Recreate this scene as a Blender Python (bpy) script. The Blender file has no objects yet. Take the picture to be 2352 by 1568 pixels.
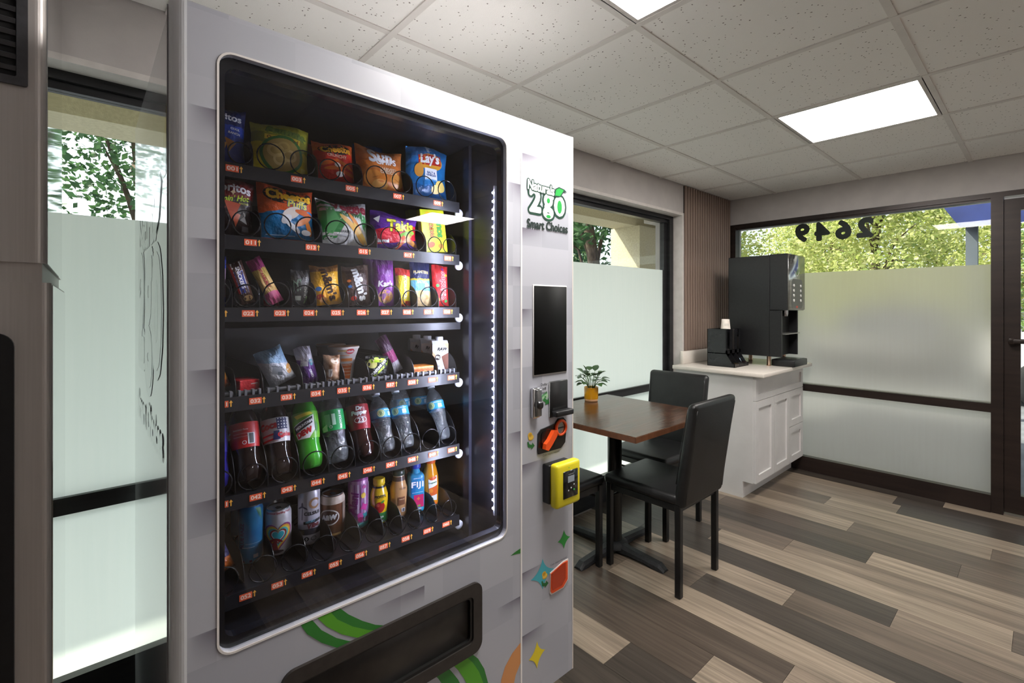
import bpy, bmesh, math, random
from math import sin, cos, pi, radians, sqrt, atan2
from mathutils import Vector, Matrix, noise as mnoise
from mathutils.geometry import tessellate_polygon

scn = bpy.context.scene
col = scn.collection
random.seed(7)

# ------------------------------------------------------------------ camera
# world: +x runs along the window wall to the far corner, +y points at the window wall, floor z = 0
EYE = 1.35
VA, VB, CY = 196.0, 2406.0, 704.0                 # vanishing points and horizon in the 2352 x 1568 photo
FPX = sqrt((1176 - VA) * (VB - 1176))
YAW = pi / 2 - atan2(1176 - VA, FPX)
cd = bpy.data.cameras.new('camera'); cam = bpy.data.objects.new('camera', cd); col.objects.link(cam)
cam.location = (0, 0, EYE); cam.rotation_euler = (pi / 2, 0, YAW - pi / 2)
cd.sensor_width = 36; cd.lens = FPX / 2352 * 36; cd.shift_y = -(784 - CY) / 2352; cd.clip_start = .02; cd.clip_end = 300
scn.camera = cam
def ray(px, py):
    u = (px - 1176) / FPX; v = (CY - py) / FPX
    return Vector((cos(YAW) + u * sin(YAW), sin(YAW) - u * cos(YAW), v))
def ony(px, py, y):
    r = ray(px, py); return r * (y / r.y) + Vector((0, 0, EYE))
def onx(px, py, x):
    r = ray(px, py); return r * (x / r.x) + Vector((0, 0, EYE))

# ------------------------------------------------------------------ sky, sun, exposure
w = bpy.data.worlds.new('sky'); scn.world = w; w.use_nodes = True
nt = w.node_tree; sky = nt.nodes.new('ShaderNodeTexSky'); sky.sky_type = 'NISHITA'; sky.sun_disc = False
sky.sun_elevation = radians(50); sky.sun_rotation = radians(-35); sky.air_density = 1.0; sky.dust_density = 2.5; sky.ozone_density = .6
hs = nt.nodes.new('ShaderNodeHueSaturation'); hs.inputs['Saturation'].default_value = .45; nt.links.new(sky.outputs[0], hs.inputs['Color'])
bg = nt.nodes['Background']; nt.links.new(hs.outputs[0], bg.inputs[0]); bg.inputs[1].default_value = .125
sd = bpy.data.lights.new('sun', 'SUN'); sun = bpy.data.objects.new('sun_offscreen', sd); col.objects.link(sun)
sd.energy = 2.8; sd.angle = radians(.6); sd.color = (1, .93, .8)
sun.rotation_euler = Vector((.55, -.78, -1.15)).to_track_quat('-Z', 'Y').to_euler()
vs = scn.view_settings; vs.view_transform = 'Standard'; vs.look = 'None'; vs.gamma = 1; vs.use_curve_mapping = False; vs.exposure = 1.82
PANEL = 11.0            # ceiling panel emission
LED = 560.0             # vending machine strip emission

# ------------------------------------------------------------------ materials
def lin(c):
    return tuple((x / 255 / 12.92 if x / 255 <= .04045 else ((x / 255 + .055) / 1.055) ** 2.4) for x in c[:3]) + (1,)
_m = {}
def newmat(name):
    m = bpy.data.materials.new(name); m.use_nodes = True
    return m, m.node_tree, m.node_tree.nodes['Principled BSDF']
def P(rgb, rough=.5, metal=0, coat=0, emit=0, trans=0, spec=.5, sheen=0):
    k = (tuple(rgb), rough, metal, coat, emit, trans, spec)
    if k in _m: return _m[k]
    m, t, b = newmat('paint_%d_%d_%d' % tuple(int(x) for x in rgb))
    b.inputs['Base Color'].default_value = lin(rgb); b.inputs['Roughness'].default_value = rough
    b.inputs['Metallic'].default_value = metal; b.inputs['Coat Weight'].default_value = coat
    b.inputs['Coat Roughness'].default_value = .05
    b.inputs['Specular IOR Level'].default_value = spec
    if trans: b.inputs['Transmission Weight'].default_value = trans
    if emit:
        b.inputs['Emission Color'].default_value = lin(rgb); b.inputs['Emission Strength'].default_value = emit
    _m[k] = m
    return m
def N(t, typ, **kw):
    n = t.nodes.new('ShaderNode' + typ)
    for k, v in kw.items(): setattr(n, k, v)
    return n
def noisy(name, c1, c2, scale=(20, 20, 20), detail=4, rough=.6, metal=0, bump=0, bscale=None, coat=0, lo=.35, hi=.65, space='Object', spec=.5):
    """principled surface whose colour wanders between c1 and c2"""
    m, t, b = newmat(name)
    tc = N(t, 'TexCoord'); mp = N(t, 'Mapping'); mp.inputs['Scale'].default_value = scale
    t.links.new(tc.outputs[space], mp.inputs[0])
    no = N(t, 'TexNoise'); no.inputs['Detail'].default_value = detail; no.inputs['Scale'].default_value = 1
    t.links.new(mp.outputs[0], no.inputs['Vector'])
    r = N(t, 'ValToRGB'); r.color_ramp.elements[0].color = lin(c1); r.color_ramp.elements[1].color = lin(c2)
    r.color_ramp.elements[0].position = lo; r.color_ramp.elements[1].position = hi
    t.links.new(no.outputs[0], r.inputs[0]); t.links.new(r.outputs[0], b.inputs['Base Color'])
    b.inputs['Roughness'].default_value = rough; b.inputs['Metallic'].default_value = metal; b.inputs['Coat Weight'].default_value = coat
    b.inputs['Specular IOR Level'].default_value = spec
    if bump:
        bp = N(t, 'Bump'); bp.inputs['Strength'].default_value = bump; bp.inputs['Distance'].default_value = .01
        n2 = no
        if bscale:
            n2 = N(t, 'TexNoise'); n2.inputs['Scale'].default_value = bscale; t.links.new(tc.outputs[space], n2.inputs['Vector'])
        t.links.new(n2.outputs[0], bp.inputs['Height']); t.links.new(bp.outputs[0], b.inputs['Normal'])
    return m
def zones(stops, slant=0, wave=0, wscale=6, rough=.28, name='printed_film'):
    """packaging film printed in colour bands by height (UV v), edges slanted or wavy"""
    m, t, b = newmat(name)
    tc = N(t, 'TexCoord'); sp = N(t, 'SeparateXYZ'); t.links.new(tc.outputs['UV'], sp.inputs[0])
    a = N(t, 'Math', operation='MULTIPLY_ADD'); a.inputs[1].default_value = slant
    t.links.new(sp.outputs[0], a.inputs[0]); t.links.new(sp.outputs[1], a.inputs[2])
    no = N(t, 'TexNoise'); no.inputs['Scale'].default_value = wscale; t.links.new(tc.outputs['UV'], no.inputs['Vector'])
    a2 = N(t, 'Math', operation='MULTIPLY_ADD'); a2.inputs[1].default_value = wave
    t.links.new(no.outputs[0], a2.inputs[0]); t.links.new(a.outputs[0], a2.inputs[2])
    r = N(t, 'ValToRGB'); cr = r.color_ramp; cr.interpolation = 'CONSTANT'
    for i, (p, c) in enumerate(stops):
        e = cr.elements[i] if i < 2 and i < len(cr.elements) else cr.elements.new(p)
        e.position = p; e.color = lin(c)
    t.links.new(a2.outputs[0], r.inputs[0]); t.links.new(r.outputs[0], b.inputs['Base Color'])
    b.inputs['Roughness'].default_value = rough
    n2 = N(t, 'TexNoise'); n2.inputs['Scale'].default_value = 7; n2.inputs['Detail'].default_value = 3; t.links.new(tc.outputs['UV'], n2.inputs['Vector'])
    bp = N(t, 'Bump'); bp.inputs['Strength'].default_value = .5; bp.inputs['Distance'].default_value = .012
    t.links.new(n2.outputs[0], bp.inputs['Height']); t.links.new(bp.outputs[0], b.inputs['Normal'])
    return m
def thin_glass(name, tint=(255, 255, 255), ior=1.5, rough=0, boost=1.0):
    m = bpy.data.materials.new(name); m.use_nodes = True; t = m.node_tree; t.nodes.clear()
    o = N(t, 'OutputMaterial'); mx = N(t, 'MixShader'); tr = N(t, 'BsdfTransparent'); gl = N(t, 'BsdfGlossy'); fr = N(t, 'Fresnel')
    tr.inputs[0].default_value = lin(tint); gl.inputs['Roughness'].default_value = rough; fr.inputs[0].default_value = ior
    ge = N(t, 'NewGeometry'); mr = N(t, 'MapRange'); mr.inputs[3].default_value = ior; mr.inputs[4].default_value = 1 / ior   # same reflectance on both faces of the sheet
    t.links.new(ge.outputs['Backfacing'], mr.inputs[0]); t.links.new(mr.outputs[0], fr.inputs[0])
    mu = N(t, 'Math', operation='MULTIPLY'); mu.inputs[1].default_value = boost; t.links.new(fr.outputs[0], mu.inputs[0])
    t.links.new(mu.outputs[0], mx.inputs[0]); t.links.new(tr.outputs[0], mx.inputs[1]); t.links.new(gl.outputs[0], mx.inputs[2])
    t.links.new(mx.outputs[0], o.inputs[0]); return m

MAT = {}
MAT['wall'] = noisy('painted_wall', (186, 180, 178), (194, 188, 185), (9, 9, 9), rough=.75, bump=.05, bscale=220)
MAT['frame'] = noisy('bronze_aluminium', (38, 29, 26), (50, 39, 35), (3, 3, 30), rough=.38, metal=.35)
MAT['frame_dark'] = noisy('dark_aluminium', (32, 32, 34), (44, 44, 46), (3, 3, 30), rough=.35, metal=.35)
MAT['white_trim'] = noisy('white_trim_paint', (205, 199, 194), (214, 208, 203), (20, 20, 20), rough=.6)
MAT['glass'] = thin_glass('window_glass', (246, 250, 248), 1.5, 0, .35)   # reflectance lowered so the lit ceiling panels mirror less in the panes
MAT['vglass'] = thin_glass('vending_glass', (246, 247, 250), 1.5, 0, 1.0)
MAT['black'] = noisy('black_plastic', (17, 17, 19), (24, 24, 26), (60, 60, 60), rough=.42)
MAT['liner'] = noisy('black_liner', (9, 9, 13), (14, 14, 19), (30, 30, 30), rough=.35)
MAT['rail'] = noisy('dark_rail', (20, 20, 24), (27, 27, 31), (30, 30, 30), rough=.32)
MAT['coil'] = P((46, 45, 46), .22, .85)
MAT['chrome'] = P((205, 205, 208), .18, 1)
MAT['leather'] = noisy('black_leatherette', (17, 17, 18), (26, 26, 27), (14, 14, 14), rough=.36, bump=.18, bscale=420)
MAT['blackmetal'] = noisy('black_powder_coat', (13, 13, 14), (21, 21, 22), (50, 50, 50), rough=.34)
MAT['iron'] = noisy('black_cast_iron', (27, 28, 30), (36, 37, 40), (60, 60, 60), rough=.55, bump=.25, bscale=300)
MAT['cabinet'] = noisy('white_cabinet_paint', (206, 203, 202), (213, 210, 209), (6, 6, 6), rough=.42)
MAT['quartz'] = noisy('cream_quartz', (212, 204, 195), (218, 210, 201), (160, 160, 160), detail=2, rough=.12)
MAT['white_gloss'] = noisy('white_gloss_paint', (226, 226, 230), (231, 231, 235), (5, 5, 5), rough=.1, coat=.6)
MAT['steel'] = noisy('brushed_stainless', (196, 190, 186), (202, 196, 192), (300, 300, 4), detail=3, rough=.45, metal=.5)
MAT['steel_side'] = noisy('polished_steel_side', (196, 198, 198), (206, 208, 208), (4, 4, 4), rough=.045, metal=1)
MAT['soffit'] = noisy('cream_stucco', (206, 196, 166), (222, 212, 182), (60, 60, 60), rough=.9, bump=.3, bscale=140)
MAT['asphalt'] = noisy('asphalt', (98, 100, 104), (122, 124, 128), (3, 3, 3), detail=8, rough=.9, space='Object')
MAT['bark'] = noisy('bark', (72, 58, 46), (112, 96, 80), (18, 18, 5), detail=6, rough=.95, bump=.6)
def leafmat(name, cols):
    m, t, b = newmat(name)
    g = N(t, 'NewGeometry'); r = N(t, 'ValToRGB'); cr = r.color_ramp
    for i, c in enumerate(cols):
        e = cr.elements[i] if i < 2 else cr.elements.new(i / (len(cols) - 1))
        e.position = i / (len(cols) - 1); e.color = lin(c)
    t.links.new(g.outputs['Random Per Island'], r.inputs[0]); t.links.new(r.outputs[0], b.inputs['Base Color'])
    b.inputs['Roughness'].default_value = .6
    tl = N(t, 'BsdfTranslucent'); t.links.new(r.outputs[0], tl.inputs[0]); mx = N(t, 'MixShader'); mx.inputs[0].default_value = .45
    o = t.nodes['Material Output']
    t.links.new(b.outputs[0], mx.inputs[1]); t.links.new(tl.outputs[0], mx.inputs[2]); t.links.new(mx.outputs[0], o.inputs[0])
    return m
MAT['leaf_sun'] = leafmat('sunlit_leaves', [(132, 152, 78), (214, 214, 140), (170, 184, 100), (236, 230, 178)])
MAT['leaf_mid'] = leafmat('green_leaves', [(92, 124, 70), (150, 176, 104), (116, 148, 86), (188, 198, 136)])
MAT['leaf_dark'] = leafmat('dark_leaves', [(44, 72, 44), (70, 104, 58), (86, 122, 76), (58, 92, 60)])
def film_mat(name='frosted_film', c1=(231, 239, 234), c2=(237, 243, 238), see=0):
    m = bpy.data.materials.new(name); m.use_nodes = True; t = m.node_tree; t.nodes.clear()
    o = N(t, 'OutputMaterial'); d = N(t, 'BsdfDiffuse'); tr = N(t, 'BsdfTranslucent'); mx = N(t, 'MixShader'); gl = N(t, 'BsdfGlossy'); m2 = N(t, 'MixShader')
    tc = N(t, 'TexCoord'); mp = N(t, 'Mapping'); mp.inputs['Scale'].default_value = (70, 70, 3); no = N(t, 'TexNoise'); no.inputs['Scale'].default_value = 1
    t.links.new(tc.outputs['Object'], mp.inputs[0]); t.links.new(mp.outputs[0], no.inputs['Vector'])
    r = N(t, 'ValToRGB'); r.color_ramp.elements[0].color = lin(c1); r.color_ramp.elements[1].color = lin(c2)
    t.links.new(no.outputs[0], r.inputs[0]); t.links.new(r.outputs[0], tr.inputs[0]); t.links.new(r.outputs[0], d.inputs[0])
    mx.inputs[0].default_value = .62; gl.inputs['Roughness'].default_value = .35; m2.inputs[0].default_value = .03
    t.links.new(d.outputs[0], mx.inputs[1]); t.links.new(tr.outputs[0], mx.inputs[2]); t.links.new(mx.outputs[0], m2.inputs[1]); t.links.new(gl.outputs[0], m2.inputs[2])
    out = m2.outputs[0]
    if see:                                   # part of the light passes scattered but forward, so shapes outside show as blurs
        rf = N(t, 'BsdfRefraction'); rf.inputs['Roughness'].default_value = .42; rf.inputs['IOR'].default_value = 1.25; t.links.new(r.outputs[0], rf.inputs['Color'])
        m3 = N(t, 'MixShader'); m3.inputs[0].default_value = see; t.links.new(out, m3.inputs[1]); t.links.new(rf.outputs[0], m3.inputs[2]); out = m3.outputs[0]
    t.links.new(out, o.inputs[0]); return m
MAT['film'] = film_mat(); MAT['film2'] = film_mat('frosted_film_warm', (240, 234, 224), (244, 239, 230), .45)
def plank_mat():
    m, t, b = newmat('vinyl_plank')
    tc = N(t, 'TexCoord'); oi = N(t, 'ObjectInfo')
    ad = N(t, 'VectorMath', operation='MULTIPLY_ADD'); ad.inputs[1].default_value = (13.7, 13.7, 13.7)
    cmb = N(t, 'CombineXYZ'); t.links.new(oi.outputs['Random'], cmb.inputs[0]); t.links.new(oi.outputs['Random'], cmb.inputs[1])
    t.links.new(cmb.outputs[0], ad.inputs[0]); t.links.new(tc.outputs['Object'], ad.inputs[2])
    mp = N(t, 'Mapping'); mp.inputs['Scale'].default_value = (70, 2.2, 1); t.links.new(ad.outputs[0], mp.inputs[0])
    no = N(t, 'TexNoise'); no.inputs['Scale'].default_value = 1; no.inputs['Detail'].default_value = 6; no.inputs['Distortion'].default_value = .6
    t.links.new(mp.outputs[0], no.inputs['Vector'])
    mp2 = N(t, 'Mapping'); mp2.inputs['Scale'].default_value = (9, .9, 1); t.links.new(ad.outputs[0], mp2.inputs[0])
    n2 = N(t, 'TexNoise'); n2.inputs['Scale'].default_value = 1; n2.inputs['Detail'].default_value = 3; n2.inputs['Distortion'].default_value = 1.2; t.links.new(mp2.outputs[0], n2.inputs['Vector'])
    mr = N(t, 'MapRange'); mr.inputs[1].default_value = .3; mr.inputs[2].default_value = .72; mr.inputs[3].default_value = .62; mr.inputs[4].default_value = 1.28
    t.links.new(no.outputs[0], mr.inputs[0])
    m3 = N(t, 'MapRange'); m3.inputs[1].default_value = .3; m3.inputs[2].default_value = .7; m3.inputs[3].default_value = .72; m3.inputs[4].default_value = 1.22
    t.links.new(n2.outputs[0], m3.inputs[0])
    mm = N(t, 'Math', operation='MULTIPLY'); t.links.new(mr.outputs[0], mm.inputs[0]); t.links.new(m3.outputs[0], mm.inputs[1])
    vm = N(t, 'VectorMath', operation='SCALE'); t.links.new(oi.outputs['Color'], vm.inputs[0]); t.links.new(mm.outputs[0], vm.inputs['Scale'])
    t.links.new(vm.outputs[0], b.inputs['Base Color']); b.inputs['Roughness'].default_value = .34; b.inputs['Specular IOR Level'].default_value = .45
    bp = N(t, 'Bump'); bp.inputs['Strength'].default_value = .12; bp.inputs['Distance'].default_value = .004
    t.links.new(no.outputs[0], bp.inputs['Height']); t.links.new(bp.outputs[0], b.inputs['Normal'])
    return m
MAT['plank'] = plank_mat()
def tile_mat():
    m, t, b = newmat('fissured_ceiling_tile')
    tc = N(t, 'TexCoord'); oi = N(t, 'ObjectInfo'); ad = N(t, 'VectorMath', operation='ADD'); t.links.new(tc.outputs['Object'], ad.inputs[0])
    sc = N(t, 'VectorMath', operation='SCALE'); sc.inputs['Scale'].default_value = 40; cm = N(t, 'CombineXYZ')
    t.links.new(oi.outputs['Random'], cm.inputs[0]); t.links.new(oi.outputs['Random'], cm.inputs[1]); t.links.new(cm.outputs[0], sc.inputs[0]); t.links.new(sc.outputs[0], ad.inputs[1])
    vo = N(t, 'TexVoronoi'); vo.inputs['Scale'].default_value = 75; vo.inputs['Randomness'].default_value = 1; no = N(t, 'TexNoise'); no.inputs['Scale'].default_value = 60; no.inputs['Detail'].default_value = 2
    mx = N(t, 'VectorMath', operation='MULTIPLY_ADD'); mx.inputs[1].default_value = (.012, .012, .012)
    t.links.new(no.outputs['Color'], mx.inputs[0]); t.links.new(ad.outputs[0], mx.inputs[2]); t.links.new(mx.outputs[0], vo.inputs['Vector']); t.links.new(ad.outputs[0], no.inputs['Vector'])
    # only some of the cells carry a pit
    wn = N(t, 'SeparateColor'); t.links.new(vo.outputs['Color'], wn.inputs[0])
    gt = N(t, 'Math', operation='GREATER_THAN'); gt.inputs[1].default_value = .72; t.links.new(wn.outputs[0], gt.inputs[0])
    lt = N(t, 'Math', operation='LESS_THAN'); lt.inputs[1].default_value = .2; t.links.new(vo.outputs['Distance'], lt.inputs[0])
    mu = N(t, 'Math', operation='MULTIPLY'); t.links.new(gt.outputs[0], mu.inputs[0]); t.links.new(lt.outputs[0], mu.inputs[1])
    mc = N(t, 'MixRGB'); mc.inputs[1].default_value = lin((244, 241, 236)); mc.inputs[2].default_value = lin((140, 132, 124)); t.links.new(mu.outputs[0], mc.inputs[0])
    t.links.new(mc.outputs[0], b.inputs['Base Color']); b.inputs['Roughness'].default_value = .9
    bn = N(t, 'TexNoise'); bn.inputs['Scale'].default_value = 240; t.links.new(tc.outputs['Object'], bn.inputs['Vector'])
    bp = N(t, 'Bump'); bp.inputs['Strength'].default_value = .22; bp.inputs['Distance'].default_value = .004; t.links.new(bn.outputs[0], bp.inputs['Height']); t.links.new(bp.outputs[0], b.inputs['Normal'])
    return m
MAT['tile'] = tile_mat()
MAT['tbar'] = noisy('white_ceiling_grid', (220, 215, 209), (226, 221, 215), (9, 9, 9), rough=.55)
MAT['slat'] = noisy('walnut_slat', (122, 103, 91), (146, 126, 113), (60, 60, 3), detail=5, rough=.6)
def wood_mat():
    m, t, b = newmat('walnut_laminate')
    tc = N(t, 'TexCoord'); mp = N(t, 'Mapping'); mp.inputs['Scale'].default_value = (4, 46, 20); t.links.new(tc.outputs['Object'], mp.inputs[0])
    no = N(t, 'TexNoise'); no.inputs['Scale'].default_value = 1; no.inputs['Detail'].default_value = 6; no.inputs['Distortion'].default_value = .9; t.links.new(mp.outputs[0], no.inputs['Vector'])
    r = N(t, 'ValToRGB'); r.color_ramp.elements[0].color = lin((34, 22, 15)); r.color_ramp.elements[1].color = lin((82, 52, 34)); r.color_ramp.elements[0].position = .33; r.color_ramp.elements[1].position = .68
    t.links.new(no.outputs[0], r.inputs[0]); t.links.new(r.outputs[0], b.inputs['Base Color']); b.inputs['Roughness'].default_value = .2
    bp = N(t, 'Bump'); bp.inputs['Strength'].default_value = .25; bp.inputs['Distance'].default_value = .003; t.links.new(no.outputs[0], bp.inputs['Height']); t.links.new(bp.outputs[0], b.inputs['Normal'])
    return m
MAT['wood'] = wood_mat()
def wrap_mat():
    """vinyl wrap printed with pale square blocks"""
    m, t, b = newmat('block_print_wrap')
    tc = N(t, 'TexCoord'); mp = N(t, 'Mapping'); mp.inputs['Scale'].default_value = (1 / .1225, 1, 1 / .1225); mp.inputs['Location'].default_value = (.32, 0, .47)
    t.links.new(tc.outputs['Object'], mp.inputs[0]); fl = N(t, 'VectorMath', operation='FLOOR'); sn = N(t, 'VectorMath', operation='MULTIPLY'); sn.inputs[1].default_value = (1, 0, 1)
    t.links.new(mp.outputs[0], sn.inputs[0]); t.links.new(sn.outputs[0], fl.inputs[0]); wn = N(t, 'TexWhiteNoise'); t.links.new(fl.outputs[0], wn.inputs['Vector'])
    r = N(t, 'ValToRGB'); r.color_ramp.elements[0].color = lin((164, 165, 174)); r.color_ramp.elements[1].color = lin((180, 181, 189)); t.links.new(wn.outputs[0], r.inputs[0])
    t.links.new(r.outputs[0], b.inputs['Base Color']); b.inputs['Roughness'].default_value = .3; return m
MAT['wrap'] = wrap_mat()
def shade_print_mat():
    """printed soft triangles of the wrap: ink fades along UV"""
    m = bpy.data.materials.new('block_print_fade'); m.use_nodes = True; t = m.node_tree; b = t.nodes['Principled BSDF']; o = t.nodes['Material Output']
    b.inputs['Base Color'].default_value = lin((112, 102, 118)); b.inputs['Roughness'].default_value = .3
    tc = N(t, 'TexCoord'); sp = N(t, 'SeparateXYZ'); t.links.new(tc.outputs['UV'], sp.inputs[0])
    a = N(t, 'Math', operation='POWER'); a.inputs[1].default_value = 1.8; t.links.new(sp.outputs[1], a.inputs[0])
    s = N(t, 'Math', operation='POWER'); s.inputs[1].default_value = .8; t.links.new(sp.outputs[0], s.inputs[0])
    mu = N(t, 'Math', operation='MULTIPLY'); t.links.new(a.outputs[0], mu.inputs[0]); t.links.new(s.outputs[0], mu.inputs[1])
    m8 = N(t, 'Math', operation='MULTIPLY'); m8.inputs[1].default_value = .62; t.links.new(mu.outputs[0], m8.inputs[0])
    tr = N(t, 'BsdfTransparent'); mx = N(t, 'MixShader'); t.links.new(m8.outputs[0], mx.inputs[0]); t.links.new(tr.outputs[0], mx.inputs[1]); t.links.new(b.outputs[0], mx.inputs[2])
    t.links.new(mx.outputs[0], o.inputs[0]); return m
MAT['shade_print'] = shade_print_mat()

# ------------------------------------------------------------------ mesh helpers
class MB:
    def __init__(s): s.v = []; s.f = []; s.m = []; s.sm = []; s.uv = None
    def add(s, vs, fs, mi=0, smooth=False, M=None):
        o = len(s.v)
        s.v += [tuple(M @ Vector(v)) if M else tuple(v) for v in vs]
        for f in fs: s.f.append([i + o for i in f]); s.m.append(mi); s.sm.append(smooth)
        return s
    def box(s, x0, x1, y0, y1, z0, z1, mi=0, M=None):
        v = [(x, y, z) for x in (x0, x1) for y in (y0, y1) for z in (z0, z1)]
        return s.add(v, [(0, 1, 3, 2), (4, 6, 7, 5), (0, 4, 5, 1), (2, 3, 7, 6), (0, 2, 6, 4), (1, 5, 7, 3)], mi, M=M)
    def rbox(s, x0, x1, y0, y1, z0, z1, r=.005, seg=2, mi=0, M=None, smooth=True):
        bm = bmesh.new(); bmesh.ops.create_cube(bm, size=1)
        bmesh.ops.scale(bm, vec=(x1 - x0, y1 - y0, z1 - z0), verts=bm.verts)
        bmesh.ops.translate(bm, vec=((x0 + x1) / 2, (y0 + y1) / 2, (z0 + z1) / 2), verts=bm.verts)
        bmesh.ops.bevel(bm, geom=bm.edges[:], offset=r, segments=seg, profile=.5, affect='EDGES')
        bm.verts.index_update()
        s.add([v.co[:] for v in bm.verts], [[v.index for v in f.verts] for f in bm.faces], mi, smooth, M); bm.free(); return s
    def lathe(s, prof, n=24, mi=0, M=None, smooth=True, cap=True, a0=0):
        """prof: list of (r, z)"""
        v = []; f = []
        for r, z in prof:
            for k in range(n):
                a = 2 * pi * k / n + a0; v.append((r * cos(a), r * sin(a), z))
        for i in range(len(prof) - 1):
            for k in range(n):
                f.append((i * n + k, i * n + (k + 1) % n, (i + 1) * n + (k + 1) % n, (i + 1) * n + k))
        s.add(v, f, mi, smooth, M)
        if cap: 
            s.add(v[:n], [list(range(n))[::-1]], mi, False, M); s.add(v[-n:], [list(range(n))], mi, False, M)
        return s
    def tube(s, pts, r, n=6, mi=0, M=None, taper=None):
        pts = [Vector(p) for p in pts]; v = []; f = []
        up = Vector((0, 0, 1))
        for i, p in enumerate(pts):
            d = (pts[min(i + 1, len(pts) - 1)] - pts[max(i - 1, 0)]).normalized()
            a = d.cross(up)
            if a.length < 1e-3: a = d.cross(Vector((1, 0, 0)))
            a.normalize(); b = d.cross(a)
            rr = r if taper is None else r + (taper - r) * i / (len(pts) - 1)
            for k in range(n):
                t = 2 * pi * k / n; v.append(p + a * rr * cos(t) + b * rr * sin(t))
        for i in range(len(pts) - 1):
            for k in range(n): f.append((i * n + k, i * n + (k + 1) % n, (i + 1) * n + (k + 1) % n, (i + 1) * n + k))
        f += [list(range(n))[::-1], [len(v) - n + k for k in range(n)]]
        return s.add(v, f, mi, True, M)
    def prism(s, loops, d0, d1, fn, mi=0, side=None, smooth_side=False):
        """loops of 2d points (first outer, rest holes) extruded between depths d0 and d1; fn(a, b, d) -> 3d"""
        fl = [p for l in loops for p in l]
        tri = tessellate_polygon([[Vector((p[0], p[1], 0)) for p in l] for l in loops])
        n = len(fl)
        s.add([fn(p[0], p[1], d0) for p in fl], [t[::-1] for t in tri], mi); s.add([fn(p[0], p[1], d1) for p in fl], tri, mi)
        for l in loops:
            k = len(l); v = [fn(p[0], p[1], d0) for p in l] + [fn(p[0], p[1], d1) for p in l]
            s.add(v, [(i, (i + 1) % k, k + (i + 1) % k, k + i) for i in range(k)], mi if side is None else side, smooth_side)
        return s
    def build(s, name, mats, parent=None, world=True, loc=None):
        me = bpy.data.meshes.new(name); me.from_pydata(s.v, [], s.f)
        for m in (mats if isinstance(mats, (list, tuple)) else [mats]): me.materials.append(m)
        me.polygons.foreach_set('material_index', s.m); me.polygons.foreach_set('use_smooth', s.sm)
        if s.uv:
            ul = me.uv_layers.new(name='UVMap')
            for lp in me.loops: ul.data[lp.index].uv = s.uv.get(lp.vertex_index, (0, 0))
        bm = bmesh.new(); bm.from_mesh(me)
        if not s.uv: bmesh.ops.recalc_face_normals(bm, faces=bm.faces)
        bm.to_mesh(me); bm.free()
        return place(me, name, parent, world, loc)
def W(o):
    L = Matrix.LocRotScale(o.location, o.rotation_euler, o.scale)
    return W(o.parent) @ o.matrix_parent_inverse @ L if o.parent else L
def place(me, name, parent=None, world=True, loc=None):
    o = bpy.data.objects.new(name, me); col.objects.link(o)
    if parent is not None:
        o.parent = parent
        if world: o.matrix_parent_inverse = W(parent).inverted()
    if loc is not None: o.location = loc
    return o
def thing(name, label, cat, loc=(0, 0, 0), rotz=0, group=None):
    o = bpy.data.objects.new(name, None); col.objects.link(o); o.empty_display_size = .05
    o.location = loc; o.rotation_euler = (0, 0, rotz); return tag(o, label, cat, group)
def tag(o, label, cat, group=None):
    o['label'] = label; o['category'] = cat
    if group: o['group'] = group
    return o
def struct(o): o['kind'] = 'structure'; return o
def copy_tree(o, parent=None):
    c = o.copy(); col.objects.link(c); c.parent = parent
    for ch in list(o.children): copy_tree(ch, c)
    return c

# ---- flat shapes for print: every shape is (list of 2d points, faces)
_txt = {}
def glyphs(s, shear=0, off=0, space=1.0):
    k = (s, shear, off, space)
    if k not in _txt:
        cu = bpy.data.curves.new('t', 'FONT'); cu.body = s; cu.size = 1; cu.shear = shear; cu.offset = off; cu.space_character = space
        cu.resolution_u = 3; cu.align_x = 'CENTER'; cu.align_y = 'CENTER'; cu.fill_mode = 'FRONT'
        ob = bpy.data.objects.new('t', cu); me = ob.to_mesh()
        v = [(p.co.x, p.co.y) for p in me.vertices]; f = [list(p.vertices) for p in me.polygons]
        ob.to_mesh_clear(); bpy.data.objects.remove(ob); bpy.data.curves.remove(cu)
        if v:
            xs = [p[0] for p in v]; ys = [p[1] for p in v]; cx = (min(xs) + max(xs)) / 2; cy = (min(ys) + max(ys)) / 2
            v = [(a - cx, b - cy) for a, b in v]; bb = (max(xs) - min(xs), max(ys) - min(ys))
        else: bb = (1, 1)
        _txt[k] = (v, f, bb)
    return _txt[k]
def xf(shape, cx, cy, sx=1, sy=None, rot=0):
    v, f = shape[:2]; sy = sx if sy is None else sy; c, s = cos(rot), sin(rot)
    return ([(cx + p[0] * sx * c - p[1] * sy * s, cy + p[0] * sx * s + p[1] * sy * c) + tuple(p[2:]) for p in v], f)
def TX(s, cx, cy, w=None, h=None, rot=0, shear=0, off=0, space=1.0, base=None):
    v, f, bb = glyphs(s, shear, off, space); b0 = glyphs(s, shear, 0 if base is None else base, space)[2]
    k = (w / b0[0]) if w else (h / b0[1]); ky = k if not (w and h) else h / b0[1]
    return xf((v, f), cx, cy, k, ky, radians(rot))
hz = lambda p: p[2] if len(p) > 2 else 0
def FAT(shape, d, n=10, k=1):
    """the shape thickened by d: the same flat shape laid down in a ring of shifts, each copy a hair above the last"""
    v, f = [], []
    for i in range(n):
        o = len(v); dx, dy = d * cos(2 * pi * i / n), d * k * sin(2 * pi * i / n)
        v += [(p[0] + dx, p[1] + dy, 5e-6 * i) for p in shape[0]]; f += [[q + o for q in fa] for fa in shape[1]]
    return (v, f)
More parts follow.
